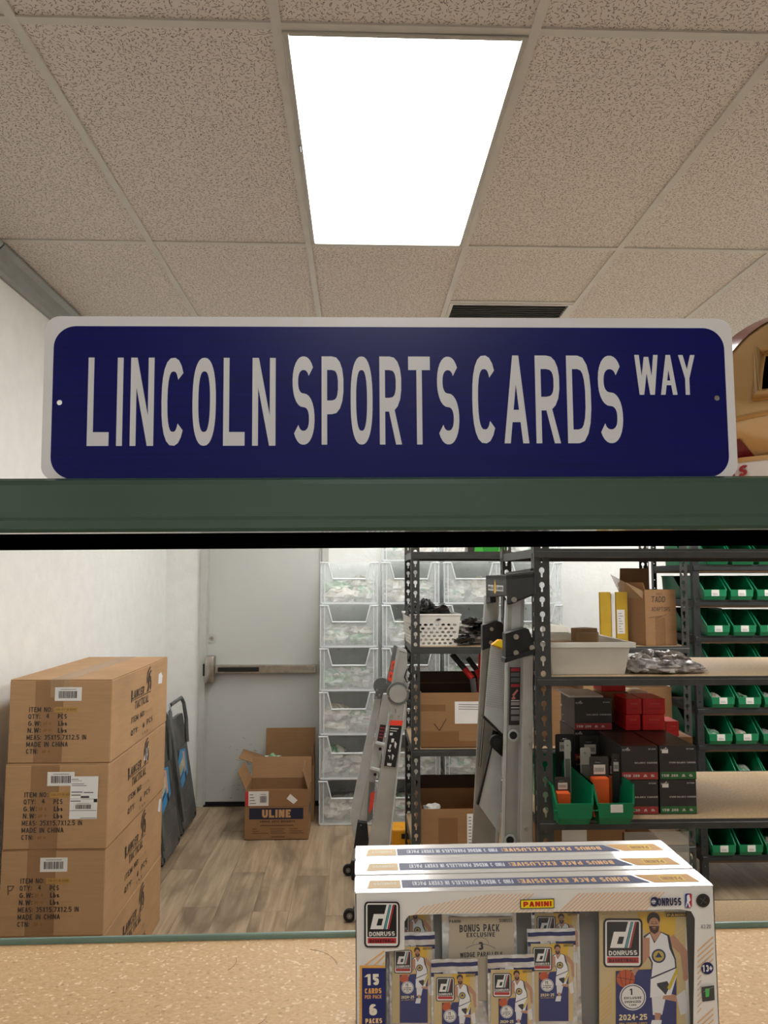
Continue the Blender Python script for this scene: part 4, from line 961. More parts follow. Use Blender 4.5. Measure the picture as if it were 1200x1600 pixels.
# ------------------------------------------------------------------ clear hopper bins in stacks at the back wall
def clear_bin(w, d, h, label, loc, group):
    t = thing('clear_bin', label, 'bin', loc, 0, group); th = .003; k = .012
    b = MB()
    F = [(k, 0), (w - k, 0), (w, h), (w * .86, h), (w * .785, h * .62), (w * .215, h * .62), (w * .14, h), (0, h)]
    b.plate(F, [], lambda x, z, q: Vector((x, q, z)), th, 'clearbin')
    for x0, kk in ((0, k), (w - th, -k)):
        b.hexa([(x0 + kk, th, 0), (x0 + kk + th, th, 0), (x0 + kk + th, d, 0), (x0 + kk, d, 0)], [(x0, th, h), (x0 + th, th, h), (x0 + th, d, h), (x0, d, h)], 'clearbin')
    b.box(k, w - k, th, d, .012, .012 + th, 'clearbin'); b.box(th, w - th, d - th, d, 0, h, 'clearbin')
    b.build('bin_body', t)
    b = MB(); R = [(0, h), (w * .14, h), (w * .215, h * .62), (w * .785, h * .62), (w * .86, h), (w, h)]
    b.tube([(x, -.002, z - .004) for x, z in R], .0068, 'clearrim', 6); b.build('bin_rim', t)
    b = MB()
    for x0 in (0.004, w * .075, w * .925 - .006, w - .010): b.box(x0, x0 + .006, -.004, 0, .01, h - .008, 'clearrim')
    b.box(k, w - k, -.003, 0, .004, .016, 'clearrim'); b.build('corner_rib', t)
    return t
H6 = .2955; CBX = -.262
bp_ = clear_bin(.405, .44, H6 - .002, 'x', (0, 0, 0), 'stacked clear plastic bins'); ck = tree(bp_); first = True
stn = ['beside the metal door', 'second from the metal door', 'third from the metal door', 'fourth from the metal door']
random.seed(21)
bagm = {}
for s_ in range(4):
    for r in range(6 if s_ == 0 else 7):
        lab = 'clear bin, %s from the floor in the stack %s' % (ROWN[r], stn[s_]); loc = (CBX + s_ * .428, 5.47 + .004 * ((r * 3) % 4), r * H6 + .0005)
        if first: bp_.location = loc; bp_['label'] = lab; first = False
        else: dup(bp_, ck, loc, 0, lab, 'stacked clear plastic bins')
        for k in range(4):
            sx, sz = random.uniform(.075, .12), random.uniform(.026, .055)
            cx = loc[0] + .2 + (-.085 if k % 2 else .085) + random.uniform(-.02, .02); zz = loc[2] + .016 + sz + (0 if k < 2 else .058)
            dark = (r, s_) in ((3, 0), (4, 0), (5, 0))
            mm = BAGS[(0, 1, 3, 1)[(r + k + s_) % 4] if not dark else (2, 0, 1, 3)[(k + r) % 4]]
            b = MB(); b.blob((0, 0, 0), (min(sx, .095) * 1.1, random.uniform(.08, .12), sz * 1.2), s_ * 50 + r * 7 + k, mm, .26, 20, 13, flat=.9, freq=1.7)
            oy = loc[1] + .14 + (k // 2) * .06
            for v_ in b.v: v_.x = min(max(v_.x + cx, loc[0] + .018), loc[0] + .387) - cx; v_.y = min(max(v_.y + oy, loc[1] + .008), loc[1] + .43) - oy; v_.z = min(max(v_.z + zz, loc[2] + .017), loc[2] + .28) - zz
            o = b.build('parts_bag', None, smooth=True); o.location = (cx, loc[1] + .14 + (k // 2) * .06, zz)
            tag(o, '%s bag in the %s clear bin of the stack %s' % (('lower left', 'lower right', 'upper left', 'upper right')[(1 - k % 2) * 0 + (0 if k % 2 else 1) + (2 if k > 1 else 0)], ROWN[r], stn[s_]), 'bag', 'poly bags in the clear bins')

# ================================================================== CARTONS
def carton(name, label, w, d, h, loc, rz=0, mat='kraft', closed=True, flaps=None, tape=None, group=None, th=.004, dark=None):
    t = thing(name, label, 'box', loc, rz, group); b = MB()
    if closed:
        b.box(0, w, 0, d, 0, h - .004, mat); b.build('carton_body', t, bevel=min(.004, w * .02))
        for y0, y1 in ((.001, d / 2 - .001), (d / 2 + .001, d - .001)) if w >= d else ():
            MB().box(.001, w - .001, y0, y1, h - .004, h, mat).build('top_flap', t, bevel=.0012, seg=1)
        if w < d:
            for x0, x1 in ((.001, w / 2 - .001), (w / 2 + .001, w - .001)): MB().box(x0, x1, .001, d - .001, h - .004, h, mat).build('top_flap', t, bevel=.0012, seg=1)
    else:
        b.box(0, w, 0, th, 0, h, mat); b.box(0, w, d - th, d, 0, h, mat); b.box(0, th, th, d - th, 0, h, mat); b.box(w - th, w, th, d - th, 0, h, mat); b.box(0, w, 0, d, 0, th, mat); b.build('carton_body', t)
        for f in flaps or (): # (side, length, angle from vertical outwards, in-shift)
            sd, L, a = f[:3]; c_, s_ = math.cos(a), math.sin(a)
            b = MB()
            def fl_(p0, p1, out):
                p0, p1, out = Vector(p0), Vector(p1), Vector(out); up = out * L * s_ + Vector((0, 0, L * c_)); nn = (out * c_ - Vector((0, 0, s_))) * .003
                b.hexa([p0, p1, p1 - nn, p0 - nn], [p0 + up, p1 + up, p1 + up - nn, p0 + up - nn], f[3] if len(f) > 3 else mat)
            if sd == 'f': fl_((.002, .002, h), (w - .002, .002, h), (0, -1, 0))
            if sd == 'b': fl_((.002, d - .002, h), (w - .002, d - .002, h), (0, 1, 0))
            if sd == 'l': fl_((.002, .002, h), (.002, d - .002, h), (-1, 0, 0))
            if sd == 'r': fl_((w - .002, .002, h), (w - .002, d - .002, h), (1, 0, 0))
            b.build('top_flap', t)
    return t
# four tactical cartons by the left wall
LW, LD, LH = .389, .889, .3175
def barcode(b, x0, x1, z0, z1, y, seed=1, P=None):
    P = P or (lambda x, z, yy: (x, yy, z)); rnd = random.Random(seed)
    b.face([P(x0, z0, y), P(x1, z0, y), P(x1, z1, y), P(x0, z1, y)], (226, 224, 220)); w = x1 - x0; x = x0 + w * .14; y2 = y - .0003
    while x < x1 - w * .16:
        q = rnd.choice((.016, .028, .04)) * w; b.face([P(x, z0 + (z1 - z0) * .2, y2), P(x + q, z0 + (z1 - z0) * .2, y2), P(x + q, z0 + (z1 - z0) * .72, y2), P(x, z0 + (z1 - z0) * .72, y2)], (34, 34, 36)); x += q + rnd.choice((.014, .022)) * w
    b.face([P(x0 + w * .2, z0 + (z1 - z0) * .82, y2), P(x1 - w * .2, z0 + (z1 - z0) * .82, y2), P(x1 - w * .2, z0 + (z1 - z0) * .86, y2), P(x0 + w * .2, z0 + (z1 - z0) * .86, y2)], (110, 110, 110))
names = ['lowest carton of the four stacked by the left wall, mostly below the deck edge', 'tall carton third from the top, lettered with item data and a small scrawl', 'carton second from the top of the wall stack, with a big shipping label', 'topmost carton of the wall stack, clear tape running along its top']
INK = (52, 42, 36)
for k in range(4):
    jx = (-.006, -.004, .0, .0035)[k]; x0 = -1.340 + jx
    t = carton('shipping_carton', names[k], LW, LD, LH - .0015, (x0, 3.12 + (.004, 0, -.003, .002)[k], k * LH + .0005), (.0, .003, -.002, .0)[k], 'kraft', group=None)
    b = MB(); y = -.0008; b.layer = 1
    T = lambda x, z: Vector((x, y, z))
    L0, hh = .078, .0185
    lines = [('ITEM NO:', .150 + .0), ('QTY:', .136), ('G.W:', .136), ('N.W:', .1), ('MEAS: 35X15.7X12.5 IN', .1), ('MADE IN CHINA', .1), ('CTN:', .1)]
    zt = LH - .106; st = .0262
    for q, (s_, _) in enumerate(lines):
        wd = {0: .088, 1: .045, 2: .05, 3: .05, 4: .226, 5: .157, 6: .044}[q]; xo = L0 - (.002, .004, .004, .005, .008, .008, .008)[q]
        text(b, s_, T, xo, zt - st * q - hh, hh, INK, fit=wd, t=.165, w=.6)
    text(b, '4', T, .142, zt - st - hh + .003, hh * .9, INK, t=.2); text(b, 'PCS', T, .186, zt - st - hh, hh, INK, fit=.034, t=.2)
    for q in (2, 3): text(b, 'Lbs', T, .188, zt - st * q - hh, hh, INK, fit=.034, t=.2, w=.5)
    if k == 1:
        for a_, c_ in (((.028, .184), (.052, .184)), ((.03, .184), (.032, .152)), ((.052, .184), (.044, .17)), ((.044, .17), (.034, .166))): b.face([T(*p) for p in stroke_poly(a_, c_, .003, .003)], INK)
    b.build('front_print', t)
    b = MB(); bx = (.140, .147, .160, .172)[k]; barcode(b, bx + .0, bx + .102, LH - .083, LH - .031, -.0012, 5 + k); b.build('barcode_label', t)
    b = MB(); b.box(.098, .205, -.0005, -.0001, .003, LH - .006, 'tape2'); b.build('sealing_tape', t)
    b = MB(); b.box(L0 + .094, L0 + .182, -.0006, -.0002, zt - hh - .002, zt, (176, 134, 66)); text(b, '2780 877-08 84098', lambda x, z: Vector((x, -.0009, z)), L0 + .098, zt - hh + .005, .008, (126, 98, 54), fit=.078, t=.18)
    for q in (2, 3, 6): text(b, '27 4', lambda x, z: Vector((x, -.0009, z)), L0 + .052, zt - st * q - hh + .003, .011, (140, 98, 44), fit=.03, t=.3)
    b.build('overprint_patch', t)
    if k == 2:
        b = MB(); X0, Z1 = .247, LH - .066 + .018; w_, h_ = .104, .158; b.layer = 1
        b.face([(X0, -.0020, Z1 - h_), (X0 + w_, -.0020, Z1 - h_), (X0 + w_ + .002, -.0020, Z1), (X0 + .002, -.0020, Z1)], (232, 232, 230))
        for (a, c, zz, t_) in ((.04, .3, .06, .012), (.04, .42, .1, .008), (.04, .5, .17, .012), (.06, .6, .21, .012), (.05, .45, .36, .02), (.5, .85, .37, .02), (.05, .4, .43, .02), (.4, .7, .46, .05), (.02, .98, .53, .006), (.03, .4, .57, .02), (.02, .98, .8, .01), (.4, .98, .97, .012)):
            b.face([(X0 + w_ * a, -.0023, Z1 - h_ * (zz + t_)), (X0 + w_ * c, -.0023, Z1 - h_ * (zz + t_)), (X0 + w_ * c, -.0023, Z1 - h_ * zz), (X0 + w_ * a, -.0023, Z1 - h_ * zz)], (70, 70, 72))
        b.face([(X0 + w_ * .87, -.0023, Z1 - h_ * .61), (X0 + w_, -.0023, Z1 - h_ * .61), (X0 + w_, -.0023, Z1 - h_ * .53), (X0 + w_ * .87, -.0023, Z1 - h_ * .53)], (10, 10, 10))
        barcode(b, X0 + .012, X0 + .092, Z1 - .127, Z1 - .096, -.0022, 9); b.build('shipping_label', t)
    # right side print (plane x = LW, reading along +y)
    b = MB(); b.layer = 1; TS = lambda x, z: Vector((LW + .0008, x, z))
    yo = .27
    text(b, 'LANCER', TS, yo, .196, .034, INK, fit=.19, t=.2, slant=.12); text(b, 'TACTICAL', TS, yo + .05, .148, .034, INK, fit=.22, t=.2, slant=.12)
    for p in ([(yo + .0, .190), (yo + .31, .188), (yo + .31, .192), (yo, .193)], [(yo - .01, .236), (yo + .01, .236), (yo + .004, .185), (yo - .006, .185)]): b.face([TS(*q) for q in p], INK)
    ex, ez = yo + .235, .196    # crested helmet emblem
    for p in ([(0, .0), (.02, .02), (.018, .05), (.03, .078), (.06, .092), (.082, .085), (.06, .078), (.045, .06), (.042, .02), (.03, 0)], [(.05, .012), (.07, .0), (.08, .03), (.072, .06), (.05, .068), (.05, .04), (.062, .036)], [(.0, .03), (-.006, .06), (.01, .092), (.045, .108), (.07, .104), (.04, .094), (.016, .074), (.01, .04)]):
        b.face([TS(ex + q[0] * 1.0, ez + q[1]) for q in p], INK)
    text(b, 'ITEM NO:', TS, yo, .098, .024, INK, fit=.21, t=.17); text(b, 'QTY:', TS, yo, .046, .024, INK, fit=.11, t=.17); text(b, '4', TS, yo + .18, .046, .022, INK, fit=.03, t=.2); text(b, 'PCS', TS, yo + .25, .05, .024, INK, fit=.10, t=.17)
    text(b, '77-4 20', TS, yo + .22, .102, .010, (140, 106, 74), fit=.11, t=.17); text(b, '1 9 0', TS, yo + .18, .016, .012, (110, 84, 60), fit=.09, t=.2)
    b.build('side_print', t)
    if k == 3:
        for a_, c_ in ((.0, 0),):
            b = MB(); b.box(.155, .235, .0, LD, LH - .0014, LH - .001, 'tape'); b.box(.155, .235, -.0009, -.0005, LH - .07, LH - .002, 'tape'); b.build('clear_tape', t)
        b = MB(); b.face([TS(.71, .205), TS(.78, .20), TS(.79, .235), TS(.76, .255), TS(.715, .25)], (226, 226, 228)); b.build('torn_sticker', t)
    if k == 2:
        b = MB(); b.face([TS(.50, .215), TS(.55, .205), TS(.58, .262), TS(.535, .262)], (226, 226, 228)); b.build('torn_sticker', t)
    if k == 1:
        b = MB(); b.face([TS(.80, .225), TS(.85, .21), TS(.86, .27), TS(.82, .275)], (226, 226, 228)); b.build('torn_sticker', t)

# open carton with navy band, and the open one behind it
t = carton('open_carton', 'open cardboard box with ULINE on a navy band, standing before the metal door', .405, .30, .312, (-.716, 5.19, .0005), -.0, 'kraft_dark', False, (('l', .12, -.55 + 1.0), ('r', .12, -.3), ('b', .14, .35), ('f', .001, 0)))
b = MB(); b.layer = 1; T = lambda x, z: Vector((x, -.0006, z)); y = -.0003
b.face([(.028, y, .128), (.372, y, .128), (.372, y, .198), (.028, y, .198)], (24, 30, 56))
text(b, 'ULINE', T, .11, .138, .050, (196, 150, 106), fit=.182, t=.26, w=.66)
text(b, 'SUPER ANTI WEIGHTS', T, .095, .108, .012, (90, 62, 40), fit=.225, t=.3)
for a, c, z, h_ in ((.10, .31, .086, .006), (.05, .075, .066, .005), (.05, .09, .052, .004), (.05, .15, .040, .004), (.165, .255, .066, .004), (.165, .245, .052, .004), (.165, .26, .040, .004), (.285, .34, .066, .004), (.285, .365, .052, .004), (.285, .375, .040, .004), (.17, .255, .016, .006)):
    b.face([(a, y, z), (c, y, z), (c, y, z + h_), (a, y, z + h_)], (92, 62, 40))
b.face([(.405 + .0006, .03, .128), (.4056, .2, .128), (.4056, .2, .198), (.4056, .03, .198)], (24, 30, 56))
b.build('front_print', t)
b = MB(); b.box(.004, .150, -.0012, -.0002, .212, .302, 'paper'); b.box(.004, .022, -.0016, -.0012, .212, .302, (200, 40, 36)); barcode(b, .088, .145, .216, .296, -.0016, 4)
for q in range(4): b.face([(.03, -.0017, .225 + q * .018), (.07 - q * .006, -.0017, .225 + q * .018), (.07 - q * .006, -.0017, .230 + q * .018), (.03, -.0017, .230 + q * .018)], (120, 120, 124))
b.build('shipping_label', t)
b = MB(); b.prism([(.265, -.0003, .255), (.31, -.0003, .222), (.335, -.0003, .245), (.288, -.0003, .285)], (0, -.0006, 0), 'paper'); b.build('white_sticker', t)
MB().box(.0, .405, -.0004, -.0001, .206, .209, (110, 76, 46)).build('crease', t)
t = carton('open_carton', 'open cardboard box behind the navy banded one, flaps up and green bag inside',   .36, .30, .375, (-.655, 5.555, .0005), .03, 'kraft_dark', False, (('l', .17, 1.25), ('b', .20, .1), ('r', .1, -.1)))
b = MB(); b.blob((0, 0, 0), (.06, .05, .04), 5, BAGS[2], .4); o = b.build('green_poly_bag', smooth=True); o.location = (-.58, 5.63, .395); tag(o, 'crumpled green plastic bag poking out of the open box by the door', 'bag')

# ================================================================== FOLDED PLATFORM CARTS
def cart(label, loc, top_px, rz):
    t = thing('folded_cart', label, 'cart', loc, rz)
    t.rotation_euler = (0, math.radians(-9.3), rz)
    # local: x = thickness direction (face towards +x), y = depth along the wall, z = up
    w, h = .47, .72
    b = MB(); b.plate(rrect(0, .02, w, h, .03, 4), [rrect(.10, h - .13, .155, h - .05, .015, 3)], lambda x, z, d: Vector((d, x, z)), .03, 'darkplastic'); b.build('platform', t, bevel=.003)
    b = MB()
    for k in range(5): b.box(.030, .034, .03, w - .03, .12 + k * .13, .128 + k * .13, 'darkplastic')
    b.box(.03, .036, .02, .04, .06, h - .05, 'darkplastic'); b.build('platform_rib', t)
    b = MB(); b.tube([(.055, .015, .10), (.055, .015, h - .03), (.055, .03, h + .07), (.055, .07, h + .11), (.055, w - .09, h + .11), (.055, w - .04, h + .07), (.055, w - .03, h - .04), (.04, w - .03, h - .2)], .013, 'alu_dark', 10); b.build('handle', t, smooth=True)
    for y in (.04, w - .06):
        b = MB(); b.disc((.0, y, .035), .034, (0, 1, 0), .022, 'rubber', 18); wh = b.build('wheel', t, bevel=.003); MB().disc((.0, y - .001, .035), .014, (0, 1, 0), .024, 'alu_dark', 12).build('wheel_hub', wh)
        b = MB(); b.box(-.02, .02, y - .006, y + .028, .03, .075, 'black'); b.build('caster_bracket', t)
    b = MB(); X = .0362
    F = lambda pts, c, l=0: b.face([(X + l * .0004, y, z) for y, z in pts], c)
    F([(.12, .27), (.36, .33), (.38, .49), (.22, .51), (.12, .44)], (64, 140, 190)); F([(.12, .35), (.3, .40), (.3, .46), (.12, .41)], (196, 190, 160), 1)
    F([(.27, .34), (.31, .37), (.33, .48), (.28, .49)], (206, 160, 130), 2); F([(.26, .30), (.30, .31), (.31, .36), (.27, .35)], (34, 38, 44), 3); F([(.12, .33), (.24, .36), (.24, .37), (.12, .34)], (30, 32, 36), 2)
    for q in range(3): F([(.14, .372 + q * .014), (.24 - q * .02, .395 + q * .014), (.24 - q * .02, .399 + q * .014), (.14, .377 + q * .014)], (60, 62, 60), 2)
    b.build('product_label', t)
    return t
cart('folded grey platform cart leaning on the wall just behind the tactical cartons', (-1.125, 4.64, .012), None, .0)
cart('folded grey platform cart leaning on the wall, the farther one near the door frame', (-1.135, 5.18, .012), None, .0)

# ================================================================== LADDERS
def slab(b, pts, Y, th, mat):
    """flat-sided solid: its front outline seen in the photograph at depth Y, thickness th going back"""
    Ys = Y if isinstance(Y, (list, tuple)) else [Y] * len(pts)
    return b.prism([at(p[0], p[1], y) for p, y in zip(pts, Ys)], (0, th, 0), mat)
def bolt(b, px, py, Y, r, mat='steel'): p = at(px, py, Y); b.disc(p, r, (0, -1, 0), .006, mat, 12); return b
SUBS = []
def MB_S(pp): b_ = MB(); SUBS.append((b_, pp)); return b_
def flush():
    for b_, pp in SUBS: b_.build('bolt', pp, True)
    SUBS.clear()
t = thing('extension_ladder', 'folded aluminium extension ladder with black top caps standing against the near rack', 'ladder', (at(795, 1700, 2.7).x, 2.7, 0))
def part(name, b, bevel=0, smooth=False):
    if t.name == 'extension_ladder':
        for v_ in b.v: v_.x = min(v_.x, .5605)
    return b.build(name, t, True, bevel=bevel, smooth=smooth)
zf = lambda y, Y: at(600, y, Y).z
b = MB(); z0, z1 = zf(942, 2.6), zf(899, 2.6)
P1, P2, P3, P4 = at(759, 900, 2.93), at(791, 900, 2.56), at(834, 900, 2.46), at(790, 900, 2.93)
def wall_(b, A, B_, za, zb, zc, zd, th, mat):
    """upright panel from A to B_; za/zb bottom heights, zc/zd top heights"""
    n_ = (B_ - A); n_ = Vector((-n_.y, n_.x, 0)).normalized() * th
    f = [Vector((A.x, A.y, za)), Vector((B_.x, B_.y, zb)), Vector((B_.x, B_.y, zd)), Vector((A.x, A.y, zc))]
    b.hexa(f, [p + n_ for p in f], mat)
b = MB(); wall_(b, P1, P2, z0 + .01, z0 + .025, z1, z1, .022, 'black'); wall_(b, P1, P1.lerp(P2, .22), z0 - .012, z0 - .006, z0 + .02, z0 + .03, .022, 'black')
wall_(b, P1 + Vector((0, 0, 0)), P2, z1 - .012, z1 - .012, z1 + .002, z1 + .002, .03, 'cap'); part('top_cap', b, .002)
b = MB(); wall_(b, P2, P3, z0 - .006, z0 + .03, z1, z1 + .01, .02, 'black'); wall_(b, P2 + Vector((0, 0, 0)), P3, z1 - .02, z1 - .008, z1 + .004, z1 + .014, .006, 'cap'); part('side_cap', b, .003)
b = MB(); wall_(b, P2, P3, z1 - .002, z1 + .008, z1 + .001, z1 + .011, .05, 'cap'); wall_(b, P4, P4.lerp(P3, .9), z1 - .01, z1, z1 + .012, z1 + .022, .012, 'black'); part('cap_rim', b, .001)
b = MB(); d = (P2 - P1); n_ = Vector((d.y, -d.x, 0)).normalized() * .0012
q = lambda u, v: P1 + d * u + n_ + Vector((0, 0, z0 - z1 + (z1 - z0) * v + z1 - P1.z)) 
b.face([q(.14, .42), q(.42, .42), q(.42, .64), q(.14, .64)], (206, 206, 204)); b.face([q(.56, .42), q(.88, .42), q(.88, .64), q(.56, .64)], (206, 206, 204))
b.layer = 1; TQ = lambda x, y_: q(x, y_) + n_ * .4
text(b, 'GORILLA', TQ, .16, .47, .12, (50, 50, 52), fit=.24, t=.24); text(b, 'LADDERS', TQ, .58, .47, .12, (50, 50, 52), fit=.28, t=.24)
b.face([q(.44, .35), q(.5, .30), q(.55, .4), q(.52, .75), q(.49, .88), q(.47, .75)], (226, 178, 40)); b.face([q(.18, .8), q(.34, .8), q(.34, .9), q(.18, .9)], (8, 8, 8)); b.face([q(.66, .8), q(.84, .8), q(.84, .9), q(.66, .9)], (8, 8, 8)); part('cap_badge', b)
b = MB(); slab(b, [(758, 930), (781, 926), (779, 975), (755, 980)], 2.93, .025, 'alu'); part('inner_rail', b, .003)
b = MB(); slab(b, [(793, 938), (820, 932), (818, 986), (791, 992)], 2.60, .025, 'alu'); slab(b, [(791, 938), (794, 938), (793, 992), (789, 992)], 2.595, .028, 'alu_light'); slab(b, [(800, 940), (814, 938), (813, 988), (799, 990)], 2.598, .002, 'alu_light'); part('inner_rail', b, .002)
b = MB(); slab(b, [(753, 1012), (781, 1008), (776, 1320), (738, 1320)], 2.96, .02, 'alu_shaded'); slab(b, [(738, 1320), (776, 1320), (770, 1640), (716, 1640)], 2.96, .02, 'alu'); slab(b, [(766, 1006), (768.5, 1006), (752, 1200), (749, 1200)], 2.90, .03, 'black'); slab(b, [(778, 1270), (781, 1285), (778, 1340), (775, 1340)], 2.93, .03, 'alu_light'); part('rear_rail', b, .002)
b = MB(); slab(b, [(791, 1034), (817, 1027), (812, 1330), (785, 1330)], 2.60, .028, 'alu'); slab(b, [(785, 1330), (812, 1330), (807, 1720), (776, 1720)], 2.60, .028, 'alu')
slab(b, [(791, 1034), (794.5, 1033), (788.5, 1330), (785, 1330)], 2.594, .02, 'alu_light'); slab(b, [(813.5, 1030), (817, 1029), (812, 1330), (809, 1330)], 2.594, .02, 'alu_light'); part('front_rail', b, .0015)
b = MB(); slab(b, [(818.5, 1026), (836, 1022), (832, 1330), (814, 1330)], 2.525, .028, 'alu'); slab(b, [(814, 1330), (832, 1330), (829, 1740), (808, 1740)], 2.525, .028, 'alu'); slab(b, [(817, 1027), (819, 1027), (815, 1330), (812.5, 1330)], 2.6, .02, 'black'); part('fly_rail', b, .002)
b = MB(); slab(b, [(754, 977), (776, 970), (783, 972), (790, 980), (790, 1002), (778, 1008), (754, 1016)], 2.88, .04, 'black'); pp = part('locking_bracket', b)
for x, y in ((768, 983), (767, 1004)): bolt(MB_S(pp), x, y, 2.875, .007)
flush()
b = MB(); slab(b, [(790, 990), (821, 981), (826, 983), (838, 1003), (838, 1016), (790, 1031)], 2.515, .055, 'black'); pp = part('locking_bracket', b)
b = MB(); slab(b, [(789, 1029), (838, 1014), (838, 1021), (789, 1036)], 2.505, .065, 'black'); part('bracket_flange', b)
for x, y in ((806, 995), (806, 1020), (831, 1012)): bolt(MB_S(pp), x, y, 2.514, .0085)
for x, y in ((803, 937), (815, 933)): bolt(MB_S(pp), x, y, 2.525, .0085)
flush()
b = MB(); slab(b, [(767, 1008), (790, 1017), (790.5, 1036), (786, 1146), (757, 1118)], 2.72, .006, 'alu_light')
for k in range(26): y = 1018 + k * 3.4; slab(b, [(767 - (y - 1008) * .09, y - 1.5), (789.5 - k * .12, y + 3.5), (789.5 - k * .12, y + 4.3), (767 - (y - 1008) * .09, y - .7)], 2.7185, .002, 'alu')
part('tread', b)
b = MB(); slab(b, [(769, 1168), (784, 1183), (781, 1304), (748, 1257)], 2.72, .006, 'alu_light'); slab(b, [(767.5, 1166), (769.5, 1168), (748.5, 1258), (745, 1257)], 2.715, .02, 'black'); part('tread', b)
b = MB(); slab(b, [(756, 1118), (786, 1147), (785, 1151), (754, 1121)], 2.71, .03, 'black'); b.disc(at(775, 1158, 2.72), .024, (0, -1, 0), .02, 'black', 16); b.disc(at(777, 1160, 2.70), .013, (0, -1, 0), .006, 'rubber', 12); slab(b, [(770, 1140), (786, 1148), (785, 1182), (766, 1166)], 2.735, .01, 'black'); part('tread_hinge', b)
b = MB(); slab(b, [(769, 1008), (779, 1000), (785, 1000), (790, 1004), (790, 1017)], 2.70, .03, 'amber'); slab(b, [(771, 1007), (780, 1000), (788, 1003), (789, 1014)], 2.698, .004, (246, 214, 30)); part('yellow_end_cap', b)
b = MB(); slab(b, [(797, 1043), (813, 1043), (811.5, 1133), (795, 1133)], 2.5935, .0008, (28, 26, 28))
for (y0, y1, c) in ((1044, 1049, (176, 40, 48)), (1069, 1073.5, (176, 40, 48)), (1051, 1057, (96, 98, 100)), (1059, 1066, (88, 90, 92)), (1094, 1095.5, (210, 210, 210)), (1097, 1102, (150, 150, 150)), (1105, 1106.5, (210, 210, 210)), (1109, 1116, (130, 130, 132)), (1119, 1126, (120, 120, 122))):
    slab(b, [(798.5, y0), (811.8, y0), (811.6, y1), (798.3, y1)], 2.593, .0006, c)
for p in ([(800, 1086), (808, 1077), (810, 1079), (803, 1088)], [(799, 1091), (803, 1087), (806, 1092), (801, 1093)]): slab(b, p, 2.593, .0006, (200, 120, 116))
part('warning_sticker', b)
for x, y in ((802, 1149), (797, 1313)): b = MB(); b.disc(at(x, y, 2.594), .019, (0, -1, 0), .005, 'alu_light', 18); pp = part('rung_end', b); b = MB(); b.disc(at(x, y, 2.589), .0125, (0, -1, 0), .001, 'rubber', 16); b.build('rung_bore', pp, True)
b = MB()
for x, y in ((828, 1150), (828, 1163), (822, 1296)): bolt(b, x, y, 2.524, .005)
part('rivet', b)
b = MB(); slab(b, [(772, 1700), (835, 1700), (835, 1752), (772, 1752)], 2.59, .04, 'rubber')
b.v = [Vector((p.x, p.y, max(.0005, min(p.z, .09)))) for p in b.v]; part('rubber_foot', b)
b = MB(); slab(b, [(722, 1560), (772, 1560), (772, 1650), (718, 1650)], 2.95, .04, 'rubber'); b.v = [Vector((p.x, p.y, max(.0005, min(p.z, .09)))) for p in b.v]; part('rubber_foot', b)

t = thing('folding_ladder', 'folded multi position ladder with red logo and wheels leaning beside the far rack', 'ladder', (at(575, 1435, 4.1).x, 4.1, 0))
b = MB(); slab(b, [(612, 1098), (633, 1100), (608, 1325), (575, 1325)], 4.0, .03, 'alu'); slab(b, [(575, 1325), (608, 1325), (598, 1418), (561, 1418)], 4.0, .03, 'alu'); slab(b, [(631, 1100), (634, 1100), (609.5, 1325), (606.5, 1325)], 3.99, .05, 'alu_light'); slab(b, [(606.5, 1325), (609.5, 1325), (600, 1418), (597, 1418)], 3.99, .05, 'alu'); part('side_rail', b, .002)
b = MB(); b.disc(at(622, 1084, 3.985), .056, (0, 1, 0), .03, 'alu_dark', 24); b.disc(at(622, 1084, 3.98), .044, (0, 1, 0), .006, 'alu', 24)
slab(b, [(607, 1082), (613, 1078), (636, 1098), (634, 1140), (612, 1136)], 3.992, .02, 'alu'); 
for x, y in ((606, 1088), (617, 1095), (618, 1109), (612, 1118), (623, 1119), (636, 1077), (632, 1065)): bolt(b, x, y, 3.988, .0055)
part('locking_hinge', b)
b = MB(); slab(b, [(624, 1014), (636, 1019), (638, 1080), (630, 1086), (614, 1078)], [4.0] * 5, .03, 'alu'); slab(b, [(622, 1010), (635, 1016), (637, 1021), (624, 1017)], 3.995, .04, 'alu_light'); slab(b, [(621, 1012), (625, 1014), (615, 1078), (611, 1076)], 3.99, .03, 'alu'); part('upper_section', b, .002)
b = MB(); slab(b, [(615.5, 1007), (622.5, 1011), (612, 1075), (603, 1069)], 4.2, .02, 'alu_dark'); part('upper_crosspiece', b, .003)
b = MB()
for p in ([(612, 1034), (618, 1031), (617, 1044), (614, 1043), (613, 1048), (610.5, 1046)], [(609, 1048), (615, 1051), (612, 1066), (606, 1062)]): slab(b, p, 4.197, .003, (226, 76, 50))
slab(b, [(614, 1037), (616, 1036), (615, 1041), (613, 1041)], 4.196, .002, (110, 60, 50)); slab(b, [(610, 1053), (612.5, 1055), (611, 1060), (609, 1058)], 4.196, .002, (110, 60, 50)); part('red_logo', b)
b = MB(); slab(b, [(599, 1084), (612, 1084), (598, 1171), (573, 1285), (561, 1285)], 4.22, .03, 'alu'); slab(b, [(561, 1285), (573, 1285), (560, 1345), (548, 1345)], 4.22, .03, 'alu'); part('side_rail', b, .002)
b = MB(); slab(b, [(587, 1084), (596, 1090), (561, 1285), (553, 1313), (547, 1276), (551, 1252)], 4.55, .03, 'alu_light'); part('side_rail', b, .002)
b = MB(); b.disc(at(596, 1072, 4.5), .046, (0, 1, 0), .03, 'alu_dark', 20); slab(b, [(588, 1076), (604, 1076), (606, 1092), (585, 1092)], 4.49, .03, 'alu_dark')
for x, y in ((589, 1078), (588, 1090), (593, 1086), (599, 1090)): bolt(b, x, y, 4.485, .006)
part('locking_hinge', b)
